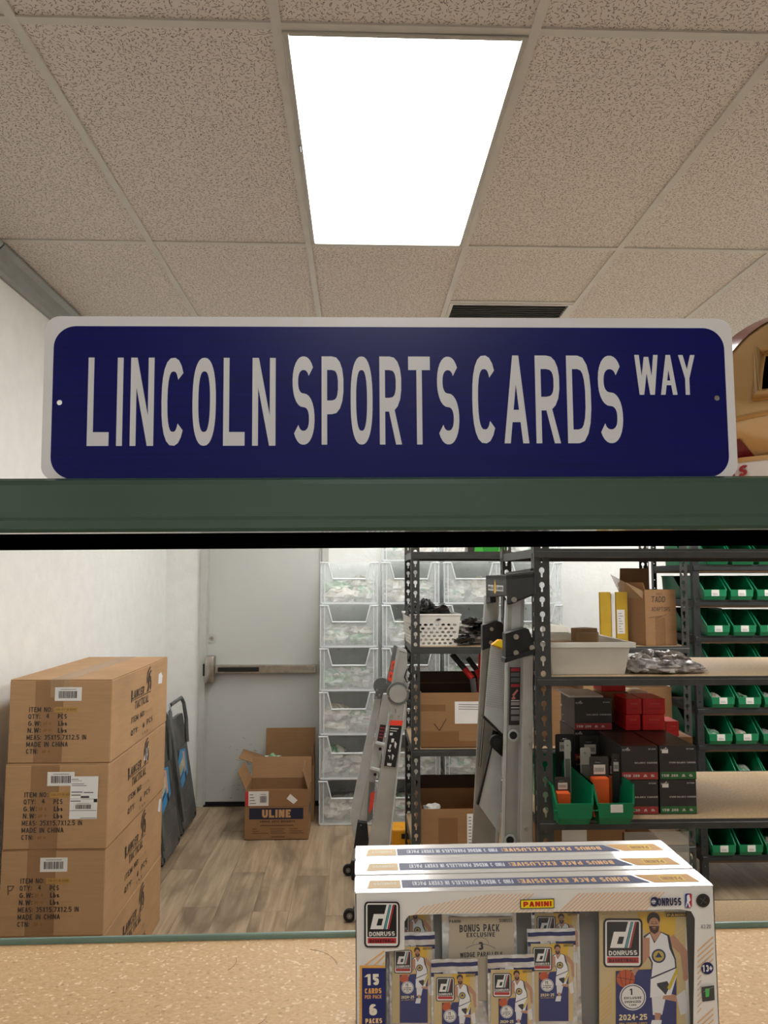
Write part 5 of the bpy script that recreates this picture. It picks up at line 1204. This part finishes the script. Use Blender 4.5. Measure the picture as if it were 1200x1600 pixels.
b = MB(); slab(b, [(559, 1285), (574, 1287), (577, 1326), (553, 1326)], 4.18, .05, 'rubber'); bolt(b, 564, 1289, 4.178, .004); part('end_cap', b, .003)
b = MB(); slab(b, [(577, 1222), (586, 1222), (582, 1280), (573, 1285)], 4.1, .02, 'alu_dark'); part('rung', b)
for (xa, ya) in ((600, 1165), (592, 1205)): b = MB(); b.tube([at(xa + 3, ya, 4.03), at(xa - 12, ya - 4, 4.24)], .012, 'alu_light', 8); b.disc(at(xa - 6, ya + 5, 4.1), .008, (0, -1, 0), .004, 'rubber'); part('rung', b)
b = MB(); slab(b, [(610, 1125.5), (630, 1126), (628.5, 1134), (608.5, 1133)], 3.989, .002, (232, 66, 44)); slab(b, [(609, 1134), (628, 1134.5), (618, 1199), (600, 1197)], 3.9885, .002, (24, 24, 26))
for p in ([(610, 1137), (623, 1138), (622, 1139.5), (610, 1138.5)], [(609, 1141), (620, 1142), (620, 1143), (609, 1142)], [(609, 1145), (614, 1145), (613, 1149), (609, 1149)], [(612, 1154), (616, 1154), (615, 1160), (611, 1160)], [(617, 1158), (620, 1162), (618, 1170), (616, 1166)], [(606, 1171), (611, 1172), (610, 1175), (606, 1174)], [(609, 1163), (612, 1164), (609, 1171), (608, 1168)], [(606, 1180), (610, 1181), (609, 1187), (608, 1182)], [(605, 1192), (612, 1193), (611, 1197), (605, 1196)], [(613, 1178), (616, 1181), (613, 1188), (612, 1184)]): slab(b, p, 3.988, .001, (210, 208, 206))
part('instruction_sticker', b)
b = MB(); slab(b, [(594, 1132), (603, 1133), (597.5, 1160), (589, 1159)], 4.217, .002, (44, 24, 26))
for k in range(4): slab(b, [(594 - k * .6 + .4, 1136 + k * 5), (601 - k * .9, 1137 + k * 5), (601 - k, 1138.6 + k * 5), (594 - k * .6, 1137.6 + k * 5)], 4.216, .001, (150, 50, 50))
part('warning_sticker', b)
b = MB(); slab(b, [(579, 1240), (586, 1236), (583, 1262), (576, 1272)], 4.097, .002, (214, 66, 48)); part('red_logo', b)
for (x, y, Y, xr) in ((546, 1434, 3.96, 565), (544, 1355, 4.56, 560)):
    b = MB(); c = at(x, y, Y); c.z = .032; b.disc(c, .030, (0, 1, 0), .022, 'rubber', 20); pp = part('wheel', b, .002); b = MB(); b.disc(c - Vector((0, .002, 0)), .014, (0, 1, 0), .004, 'alu_dark', 14); b.disc(c - Vector((0, .003, 0)), .005, (0, 1, 0), .002, 'steel', 8); b.build('wheel_hub', pp, True)
    b = MB(); e = at(xr, y - 26, Y); b.hexa([c + Vector((-.006, .023, -.012)), c + Vector((.01, .023, -.016)), c + Vector((.01, .035, -.016)), c + Vector((-.006, .035, -.012))], [e + Vector((-.01, .023, .01)), e + Vector((.03, .023, -.02)), e + Vector((.03, .035, -.02)), e + Vector((-.01, .035, .01))], 'alu_dark'); part('wheel_bracket', b, .001)
b = MB(); q = at(568, 1440, 3.99); b.box(q.x - .012, q.x + .11, 4.0, 4.05, .0005, .10, 'rubber'); part('rubber_foot', b, .004)
b = MB(); q = at(552, 1350, 4.5); b.box(q.x - .01, q.x + .05, 4.5, 4.58, .0005, .10, 'rubber'); part('rubber_foot', b, .004)
q = at(636, 1055, 3.97); b = MB(); b.tube([q + Vector((0, 0, .03)), q + Vector((.02, 0, .01)), q + Vector((.022, 0, -.02)), q + Vector((0, 0, -.035)), q + Vector((-.012, 0, -.01))], .004, 'black', 6, closed=True); part('carabiner', b)

# ================================================================== THINGS ON THE LONG RACK
A1, A2, A3, A4 = [z + .0006 for z in AS]
t = thing('laundry_basket', 'white perforated plastic basket of black bags at the left end of the far rack', 'basket', (.302, 4.262, A3), .06)
w0, w1, d0_, d1_, hh = .235, .268, .36, .40, .165
def bside(P, Q, R_, S_, cols, rows, name):
    """panel P Q (bottom) R S (top) with round perforations"""
    b = MB(); hol = []
    L = (Q - P).length
    for r in range(rows):
        for c in range(cols):
            u = (c + .8 + (.5 if r % 2 else 0)) / (cols + 1.1); v = .08 + r / rows * .72
            hol.append([(u + .0098 / L * math.cos(a), v + .0066 / hh * math.sin(a)) for a in (2 * PI * k / 8 for k in range(8))])
    n_ = (Q - P).cross(S_ - P).normalized()
    b.plate([(0, 0), (1, 0), (1, 1), (0, 1)], hol, lambda u, v, d: P.lerp(Q, u).lerp(S_.lerp(R_, u), v) - n_ * d, .003, 'whiteplastic'); b.build(name, t)
a = (w1 - w0) / 2; e = (d1_ - d0_) / 2; V = Vector
B0, B1, B2, B3 = V((0, 0, 0)), V((w0, 0, 0)), V((w0, d0_, 0)), V((0, d0_, 0)); T0, T1, T2, T3 = V((-a, -e, hh)), V((w0 + a, -e, hh)), V((w0 + a, d0_ + e, hh)), V((-a, d0_ + e, hh))
bside(B0, B1, T1, T0, 7, 6, 'front_side'); bside(B3, B0, T0, T3, 11, 6, 'end_side'); bside(B1, B2, T2, T1, 11, 6, 'end_side'); bside(B2, B3, T3, T2, 7, 6, 'rear_side')
MB().box(0, w0, 0, d0_, 0, .004, 'whiteplastic').build('basket_floor', t)
b = MB(); b.tube([T0, T1, T2, T3], .0065, 'whiteplastic', 6, closed=True); b.build('basket_rim', t)
for k, (x, y, z, s_) in enumerate(((.36, 4.33, .185, (.075, .08, .06)), (.45, 4.38, .155, (.08, .10, .05)), (.42, 4.5, .16, (.1, .06, .06)), (.33, 4.34, .12, (.05, .06, .05)))):
    b = MB(); b.blob((0, 0, 0), s_, k + 40, M['bag_black'], .26, 22, 14, freq=1.7); o = b.build('black_bag', smooth=True); o.location = (x, y, A3 + z); tag(o, ('tallest black plastic bag at the left of the white basket', 'black plastic bag at the right of the white basket', 'black plastic bag at the back of the white basket', 'small black bag low in the front of the white basket')[k], 'bag', 'black bags in the perforated basket')
random.seed(9)
for k in range(8):
    px, py = 722 + k * 4.6, (1000, 985, 1004, 972, 995, 1003, 985, 999)[k]; c = at(px, py, 4.30 + (k % 3) * .07); mm = M['silverbag'] if k % 3 else M['bag_black']
    b = MB(); b.blob((0, 0, 0), (.06, .06, .024), k + 70, mm, .24, 20, 12, flat=.8, freq=1.8); o = b.build('tool_pouch', smooth=True); o.location = (c.x + .01, c.y, max(c.z, A3 + .026)); tag(o, 'pouch of tools beside the white basket, %s from the basket in the heap' % ('first', 'second', 'third', 'fourth', 'fifth', 'sixth', 'seventh', 'eighth')[k], 'bag', 'bags heaped beside the white basket')
# open cartons
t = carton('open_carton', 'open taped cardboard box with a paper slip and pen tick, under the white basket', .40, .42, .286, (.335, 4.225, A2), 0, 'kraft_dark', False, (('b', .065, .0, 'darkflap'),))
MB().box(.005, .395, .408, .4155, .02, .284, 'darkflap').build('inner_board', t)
b = MB(); b.layer = 1; b.box(.18, .36, -.0012, -.0004, .125, .24, 'paper')
for k in range(3): b.face([(.20, -.0016, .223 - k * .012), (.345, -.0016, .220 - k * .012), (.345, -.0016, .224 - k * .012), (.20, -.0016, .227 - k * .012)], (130, 130, 134))
for a_, c_ in (((.07, .125), (.098, .09)), ((.098, .09), (.135, .15))): b.face([(p[0], -.0008, p[1]) for p in stroke_poly(a_, c_, .005, .004)], (60, 40, 28))
b.build('paper_slip', t)
b = MB(); b.box(0, .4, -.0006, -.0001, .004, .035, 'tape2'); b.box(0, .13, -.0007, -.0002, .19, .225, 'tape2'); b.box(.0, .20, -.0007, -.0002, .035, .085, 'tape2'); b.build('packing_tape', t)
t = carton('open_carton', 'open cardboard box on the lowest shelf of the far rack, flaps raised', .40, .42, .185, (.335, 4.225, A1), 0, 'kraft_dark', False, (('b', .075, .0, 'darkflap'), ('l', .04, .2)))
b = MB(); b.box(.24, .275, -.0012, -.0004, .0, .11 + .05, 'paper')
for k in range(9): b.box(.247, .262, -.0015, -.0012, .01 + k * .016, .016 + k * .016, (150, 150, 154))
b.build('side_label', t)
b = MB(); b.box(.09, .19, -.0006, -.0001, .0, .14, 'tape2'); b.build('packing_tape', t)
b = MB(); b.blob((0, 0, 0), (.05, .05, .03), 3, M['paper'], .3); o = b.build('paper_wad', smooth=True); o.location = (.40, 4.32, A1 + .155); tag(o, 'wad of paper inside the open box on the lowest shelf', 'paper')
# long handled tools
def pxtube(name, label, pts, r, mats, cat='tool', group=None):
    t = thing(name, label, cat, at(*pts[0]), 0, group)
    for k in range(len(pts) - 1):
        b = MB(); b.tube([at(*pts[k]), at(*pts[k + 1])], r, mats[k][1], 10); b.build(mats[k][0], t, True, smooth=True)
    return t
pxtube('bolt_cutter', 'black and red handled tool standing in the box under the basket, left one', [(706, 1022, 4.40), (726, 1045, 4.38), (738, 1060, 4.36), (745, 1110, 4.34)], .016, [('grip', 'black'), ('handle', 'redbox'), ('jaw', 'darkplastic')])
pxtube('bolt_cutter', 'black and red handled tool standing in the box, hard by the ladder', [(731, 1028, 4.46), (745, 1047, 4.44), (751, 1060, 4.42), (755, 1110, 4.38)], .015, [('grip', 'black'), ('handle', 'redbox'), ('jaw', 'darkplastic')])
pxtube('pry_bar', 'upright red bar behind the ladder on the far rack', [(750, 1021, 4.52), (748, 1060, 4.52), (748, 1110, 4.52)], .008, [('shaft', 'redbox'), ('tip', 'redbox')])
# box on the top shelf
c = at(731, 862, 4.28); t = thing('product_box', 'black and green product box on top of the far rack', 'box', (c.x, 4.28, A4), 0); 
b = MB(); b.box(0, .215, 0, .12, 0, .09, 'darkbox'); b.build('box_body', t, bevel=.002)
b = MB(); 
for a_, c_ in ((.035, .085), (.165, .205)): b.prism([(a_, -.0001, .004), (c_, -.0001, .004), (c_ - .01, -.0001, .086), (a_ + .014, -.0001, .086)], (0, -.0006, 0), (70, 190, 70))
b.box(.085, .165, -.0007, -.0001, .004, .03, (40, 150, 50)); b.build('green_panel', t)
# charger on the floor
c = at(612, 1318, 4.95); t = thing('battery_charger', 'yellow power tool charger on the floor behind the folded ladder', 'charger', (c.x, 4.95, .0005), 0)
b = MB(); b.box(0, .13, 0, .16, .03, .13, 'amber'); b.build('charger_body', t, bevel=.01); b = MB(); b.box(.01, .12, .01, .15, 0, .031, 'black'); b.box(.06, .11, -.002, .02, .075, .105, 'black'); b.build('charger_base', t)
# marked carton, mailers, case at the right end
c = at(1006, 1010, 4.26)
t = carton('open_carton', 'open cardboard box with scrawled marker writing on the long rack, beside yellow mailers', .190, .26, .300, (c.x, 4.225, A3), .22, 'kraft_dark', False, (('b', .12, -.1), ('l', .04, .3)))
b = MB(); b.layer = 1; T = lambda x, z: Vector((x, -.0006, z))
text(b, 'TADD', T, .038, .232, .032, (40, 30, 26), fit=.085, t=.13, slant=.1); text(b, 'ADAPTORS', T, .038, .183, .024, (40, 30, 26), fit=.115, t=.12, slant=.1)
for a_, c_ in (((.02, .150), (.10, .158)), ((.06, .145), (.13, .166))): b.face([T(*p) for p in stroke_poly(a_, c_, .0025, .002)], INK)
text(b, 'MISC', lambda x, z: Vector((x, -.0006 + 0, z)), .07, .272, .010, INK, fit=.04, t=.1); b.build('marker_writing', t)
b = MB(); b.box(.06, .12, -.0007, -.0002, .0, .15, 'tape2'); b.build('packing_tape', t)
b = MB(); b.hexa([(-.002, .01, .292), (-.002, .22, .292), (-.006, .22, .25), (-.006, .01, .25)], [(-.10, .02, .335), (-.07, .22, .38), (-.075, .22, .385), (-.105, .02, .34)], 'tape'); b.build('loose_tape', t)
for lab, x0, x1, y0, y1, lb in (('yellow padded mailer standing alone on the long rack', 937, 956, 925, 997, False), ('yellow padded mailer with a white label, against the marked cardboard box', 962, 982, 925, 1001, True)):
    p, q = at(x0, y0, 4.3), at(x1, y1, 4.3); t = thing('padded_mailer', lab, 'mailer', (p.x, 4.3, A3), 0)
    MB().box(0, q.x - p.x, 0, .022, 0, p.z - A3, 'yellowenv').build('mailer_body', t, bevel=.004)
    if lb:
        b = MB(); b.box(.004, .046, -.0015, -.0001, .06, .19, 'paper')
        for k in range(8): b.box(.012, .036 - (k % 3) * .006, -.002, -.0015, .07 + k * .014, .073 + k * .014, (110, 110, 114))
        b.build('mailer_label', t)
    else:
        b = MB(); b.box(.065, .080, .004, .020, 0, p.z - A3 - .01, 'whiteplastic'); tag(b.build('white_card_sheet', None), 'narrow white card standing between the two yellow mailers', 'card').location = (p.x, 4.3, A3)
c = at(862, 987, 4.30); t = thing('tool_case', 'black and white tool case behind the frosted tub on the long rack', 'case', (c.x - .02, 4.3, A3), 0)
MB().box(0, .125, 0, .16, 0, .055 + .01, 'black').build('case_body', t, bevel=.012); MB().prism([(0, 0, .066), (.125, 0, .066), (.11, 0, .10), (-.0, 0, .115)], (0, .15, 0), 'whiteplastic').build('case_lid', t, bevel=.004)
c = at(858, 1166, 4.3); carton('cardboard_box', 'closed plain cardboard box on the far rack, right of the near rack post', .16, .3, .29, (c.x, 4.26, A2), 0, 'kraft_dark')
# ================================================================== THINGS ON THE NEAR RACK
B1_, B2_, B3_ = BS[0] + .0006, BS[1] + .0006, BS[2] + .0006
t = thing('storage_tub', 'frosted white tub of parcels on the near rack, beside the silver bags', 'tub', (.612, 2.53, B3_), 0)
w, d, h = .265, .42, .10; th = .003
b = MB(); fr = lambda z, k: [V((k, k, z)), V((w - k, k, z)), V((w - k, d - k, z)), V((k, d - k, z))]
lo, hi, lo2, hi2 = fr(0, .016), fr(h, 0), fr(.003, .02), fr(h, .004)
for k in range(4): n = (k + 1) % 4; b.hexa([lo[k], lo[n], lo2[n], lo2[k]], [hi[k], hi[n], hi2[n], hi2[k]], 'frosted')
b.box(.018, w - .018, .018, d - .018, 0, .003, 'frosted'); b.build('tub_body', t)
b = MB()
for a_ in ((-.012, w + .012, -.012, .003), (-.012, w + .012, d - .003, d + .012), (-.012, .003, .003, d - .003), (w - .003, w + .012, .003, d - .003)): b.box(*a_, h - .002, h + .004, 'frosted')
b.box(-.013, w + .013, -.0135, -.011, h - .012, h + .004, 'frosted'); b.build('tub_rim', t, bevel=.001)
for k, (x, y, a_, s_) in enumerate(((.10, .2, .3, 1), (.16, .12, -.4, 1.1), (.19, .26, .5, 1.2), (.07, .1, 0, 1))):
    o = MB().box(-.035, .035, -.03, .03, 0, (.088, .122, .128, .085)[k], 'rawboard').build('small_parcel', bevel=.002); o.location = (.612 + x, 2.53 + y, B3_ + .006); o.rotation_euler = (0, .0, a_); tag(o, ('brown parcel at the back of the frosted tub, tilted', 'brown parcel at the front right of the frosted tub', 'tallest brown parcel at the right back of the frosted tub', 'brown parcel at the front left of the frosted tub')[k], 'parcel', 'small parcels in the frosted tub')
for k, (px, py, Y, s_) in enumerate(((1000, 1040, 2.66, (.06, .07, .028)), (1030, 1042, 2.6, (.065, .06, .024)), (1062, 1042, 2.62, (.06, .06, .022)), (1018, 1032, 2.78, (.06, .06, .03)), (1048, 1034, 2.76, (.06, .06, .028)), (1080, 1046, 2.6, (.045, .05, .014)), (992, 1043, 2.6, (.035, .05, .024)))):
    c = at(px, py, Y); b = MB(); b.blob((0, 0, 0), s_, k + 90, 'silverbag', .26, 22, 14, flat=.7, freq=2.2); o = b.build('silver_bag', smooth=True); o.location = (c.x, Y, B3_ + s_[2] * .7 + .001); tag(o, 'silver bag in the heap by the frosted tub, %s' % ('front left', 'front middle', 'front right', 'back left', 'back right', 'flat one at the right tip', 'touching the tub')[k], 'bag', 'silver bags heaped beside the frosted tub')
# two long green bins with retail packs
for k, (px, lab) in enumerate(((865.5, 'long green bin at the front edge of the near rack, against its post'), (929.5, 'long green bin of orange retail packs beside the charger boxes'))):
    c = at(px, 1223, 2.44); W_ = .124
    t = thing('green_bin', lab, 'bin', (c.x, 2.44, B2_ ), 0); hopper(W_, .46 if k == 0 else .42, .118, lip=.56, slope=.04, taper=.12).build('bin_body', t)
    b = MB(); b.tube([(.0, .0, .045), (W_, .0, .045)], .0025, 'binface', 6); b.build('bin_ridge', t)
    if k: b = MB(); b.box(.045, .083, -.0056, -.0044, .040, .063, 'paper'); b.build('bin_label', t)
def blister(px, Y, wpx, ytop, lab, rz=0, orange=True, grey=False, z=None):
    c = at(px, 1250, Y); w = wpx * Y / FPX; h = at(px, ytop, Y).z - (B2_ + .006)
    t = thing('retail_pack', lab, 'retail pack', (c.x, Y, B2_ + .006), rz)
    b = MB(); b.plate(rrect(0, 0, w, h, .006, 3), [rrect(w * .38, h - .022, w * .62, h - .014, .003, 2)], lambda x, z_, d: Vector((x, d, z_)), .0012, 'paper' if grey else 'darkbox'); b.build('hang_card', t)
    if grey: b = MB(); b.box(w * .1, w * .9, -.0004, 0, h * .1, h * .7, (150, 150, 146)); b.build('card_print', t); return
    b = MB(); b.box(w * .22, w * .82, -.0008, -.0001, h * .70, h * .86, (214, 212, 206))
    for q in range(7): b.box(w * (.28 + q * .07), w * (.31 + q * .07), -.0011, -.0008, h * .74, h * .81, (70, 70, 70))
    b.box(w * .3, w * .6, -.0008, -.0001, h * .89, h * .905, (130, 130, 130)); b.build('barcode_label', t)
    if orange: MB().box(w * .02, w * .86, -.030, -.0002, .004, h * .67, 'orange').build('orange_casing', t, bevel=.003)
blister(922, 2.52, 30, 1182, 'black hang card with orange casing and barcode, front of the second long green bin', 0)
blister(950, 2.60, 20, 1186, 'black hang card with narrow orange casing, right side of second long green bin', .0)
blister(957, 2.56, 13, 1178, 'narrow black hang card at the right wall of the second long green bin', .0, orange=False)
blister(908, 2.74, 30, 1150, 'tall black hang card behind the orange retail packs', 0, orange=False)
blister(908, 2.64, 16, 1168, 'pale grey hang card leaning in the gap between the two long bins', 0, grey=True)
blister(869, 2.80, 30, 1147, 'tall black hang card at the back of the first long bin', 0, orange=False)
blister(883, 2.66, 10, 1156, 'pale grey hang card standing in the first long bin', 0, grey=True)
blister(867, 2.50, 24, 1214, 'short black and orange retail pack at the front of the first long bin', 0)
# charger cartons
def charger(label, x, y, z, band, d=.235, w=.118, h=.1062, group='charger cartons on the near rack', txt='BALANCE CHARGER', code='B700R', rz=0, sticker=False):
    t = thing('charger_carton', label, 'box', (x, y, z), rz, group); MB().box(0, w, 0, d, 0, h, 'darkbox').build('carton_body', t, bevel=.0012)
    b = MB(); b.layer = 1; T = lambda a_, c_: Vector((a_, -.0005, c_)); b.box(.001, w - .001, -.0003, -.0001, .002, .024, band)
    for q in range(3): b.box(.030 + q * .028, .031 + q * .028, -.00045, -.0003, .002, .024, (60, 44, 42))
    text(b, '15W 200', T, .006, .009, .008, (206, 200, 196), fit=.052, t=.25); text(b, 'A 6', T, .070, .009, .008, (200, 190, 186), fit=.036, t=.25)
    text(b, txt, T, .030 if sticker else .043, .051, .005, (190, 186, 184), fit=w - (.032 if sticker else .045), t=.22); text(b, code, T, w - .03, .094, .0045, (180, 176, 174), fit=.024, t=.25)
    text(b, 'FLYTECH', T, .004, .091, .006, (196, 190, 188), fit=.024, t=.25); b.face([T(.016, .097), T(.024, .097), T(.022, .103)], (196, 190, 188)); b.build('front_print', t)
    if sticker: b = MB(); b.box(.008, .028, -.0008, -.0002, .083, .094, 'paper'); b.build('price_sticker', t)
    return t
x1 = at(971.5, 1250, 2.55).x; x2 = at(1031.5, 1250, 2.55).x; G1, G2 = (168, 56, 52), (44, 110, 58)
for k, (x, bd, nm, tx_, cd, st) in enumerate(((x1, G1, 'red banded', 'BALANCE CHARGER', 'B720R', False), (x2, G2, 'green banded', 'STORM BALANCE CHARGER', 'B730R', True))):
    for r in range(2):
        for q in range(2):
            charger('%s charger carton, %s layer, %s of its column beside the empty shelf' % (nm, ('lower', 'upper')[r], ('front', 'back')[q]), x + (.002 if r else 0), 2.55 + q * .239, B2_ + r * .107, bd, txt=tx_, code=cd, sticker=st)
x0 = at(908, 1200, 2.70).x
for r in range(2): charger('red banded charger carton behind the hang cards, %s layer' % ('lower', 'upper')[r], x0 + .012, 2.82, B2_ + r * .107, G1, d=.2)
t = charger('black charger carton on its own on top of the stack, red band at its base', x0 + .012, 2.81, B2_ + .2145 + .0005, G1, d=.19, w=.132, h=.112)
b = MB(); b.box(-.012, .05 + .06, .0, .18, .1125, .118, 'paper'); tag(b.build('white_sheet'), 'white sheet lying on the black charger carton', 'paper').location = (x0 + .008, 2.82, B2_ + .2145)
def redbox(lab, px0, px1, py0, Y, z0, h=.054, d=.13):
    a_, c_ = at(px0, py0, Y).x, at(px1, py0, Y).x; t = thing('red_box', lab, 'box', (a_, Y, z0), 0, 'small red boxes behind the charger cartons'); MB().box(0, c_ - a_, 0, d, 0, h, 'redbox').build('box_body', t, bevel=.001)
    b = MB(); b.layer = 1; w = c_ - a_; text(b, 'RACING', lambda x, z: Vector((x, -.0004, z)), w * .3, h * .62, .006, (214, 90, 84), fit=w * .45, t=.2); b.face([(w * .15, -.0003, h * .35), (w * .85, -.0003, h * .35), (w * .85, -.0003, h * .38), (w * .15, -.0003, h * .38)], (150, 12, 14)); b.build('front_print', t)
zt = B2_ + .2145 + .0008
redbox('small red box, lower left of the front four', 978.5, 1001, 1145, 2.80, zt); redbox('small red box, upper left of the front four', 979, 1003, 1120, 2.80, zt + .055)
redbox('small red box, lower right of the front four', 1005, 1039, 1145, 2.80, zt); redbox('small red box, upper right of the front four', 1005, 1040, 1120, 2.80, zt + .055)
redbox('small red box set low at the right end of the red stack', 1041, 1061, 1150, 2.92, B2_ + .17, d=.1)
redbox('dark red box at the back, rising over the black charger carton', 940, 978, 1096, 2.96, zt + .113, h=.06, d=.1)
o = MB().box(0, .085, 0, .1, 0, .112, 'kraft').build('plain_carton'); o.location = (at(940, 1096, 2.96).x, 2.96, zt); tag(o, 'plain carton propping the dark red box at the back', 'box')
MB_ = MB().box(.0, .10, 0, .12, 0, .16, 'kraft_dark').build('carton_support', None); tag(MB_, 'plain box at the back under the small red boxes', 'box'); MB_.location = (at(1041, 1150, 2.92).x - .005, 2.915, B2_ + .008)
for nm, px0, px1, Y, z0, h in (('white carton behind the four front red boxes', 981, 1013, 2.945, zt, .112),):
    a_, c_ = at(px0, 1090, Y).x, at(px1, 1090, Y).x; o = MB().box(0, c_ - a_, 0, .12, 0, h, 'whitecard').build('white_box', bevel=.001); o.location = (a_, Y, z0); tag(o, nm, 'box')
for k in range(6):
    b = MB(); b.blob((0, 0, 0), (.052, .06, .014), k + 120, 'silverbag' if k % 2 == 0 else M['bag_black'], .22, 18, 8, freq=2.4); o = b.build('flat_pouch', smooth=True); o.location = (at(902, 1100, 2.95).x + .006, 2.97, B2_ + .155 + k * .029); tag(o, 'flat pouch left of the black charger carton, %s from the top of its stack' % ('sixth', 'fifth', 'fourth', 'third', 'second', 'first')[k], 'bag', 'stacked flat pouches on the near rack')
o = MB().box(-.055, .055, -.06, .06, 0, .14, 'kraft_dark').build('pouch_box', bevel=.002); o.location = (at(902, 1100, 2.95).x + .006, 2.97, B2_ + .0005); tag(o, 'small cardboard box under the stack of flat pouches', 'box')
# lowest shelf in view
c = at(868, 1300, 2.62); t = carton('cardboard_box', 'wide cardboard box with a white label on the low shelf of the near rack', .25, .36, .445, (c.x - .04, 2.56, B1_), 0, 'kraft_dark'); MB().box(.045, .125, -.0012, -.0002, .40, .435, 'paper').build('side_label', t)
t = thing('clear_tote', 'clear plastic tote on the low shelf, right of the labelled cardboard box', 'tote', (at(966, 1300, 2.6).x, 2.56, B1_), 0)
b = MB(); w, d, h = .215, .36, .425
for a_ in ((0, w, 0, .003, 0, h), (0, w, d - .003, d, 0, h), (0, .003, .003, d - .003, 0, h), (w - .003, w, .003, d - .003, 0, h), (.003, w - .003, .003, d - .003, 0, .003)): b.box(*a_, 'clearbin')
b.build('tote_body', t); o = MB().box(0, .19, 0, .3, 0, .33, 'kraft').build('inner_carton', None, bevel=.003); o.location = (at(966, 1300, 2.6).x + .012, 2.59, B1_ + .0045); tag(o, 'beige carton inside the clear plastic tote', 'box')
# things behind the fabric of the long rack's right end, seen through the near rack
for k, (px, py, Y, s_, m_) in enumerate(((875, 1078, 4.4, (.05, .05, .03), 'silverbag'), (905, 1080, 4.45, (.07, .06, .05), 'silverbag'))):
    pass
o = MB().box(0, .20, 0, .3, 0, .36, 'kraft').build('plain_carton', bevel=.003); o.location = (1.225, 4.3, A2); tag(o, 'plain cardboard box on the far rack behind the pouches', 'box')
o = MB().box(0, .26, 0, .3, 0, .30, 'kraft_dark').build('plain_carton', bevel=.003); o.location = (1.45, 4.3, A2); tag(o, 'brown cardboard box on the far rack behind the small red boxes', 'box')
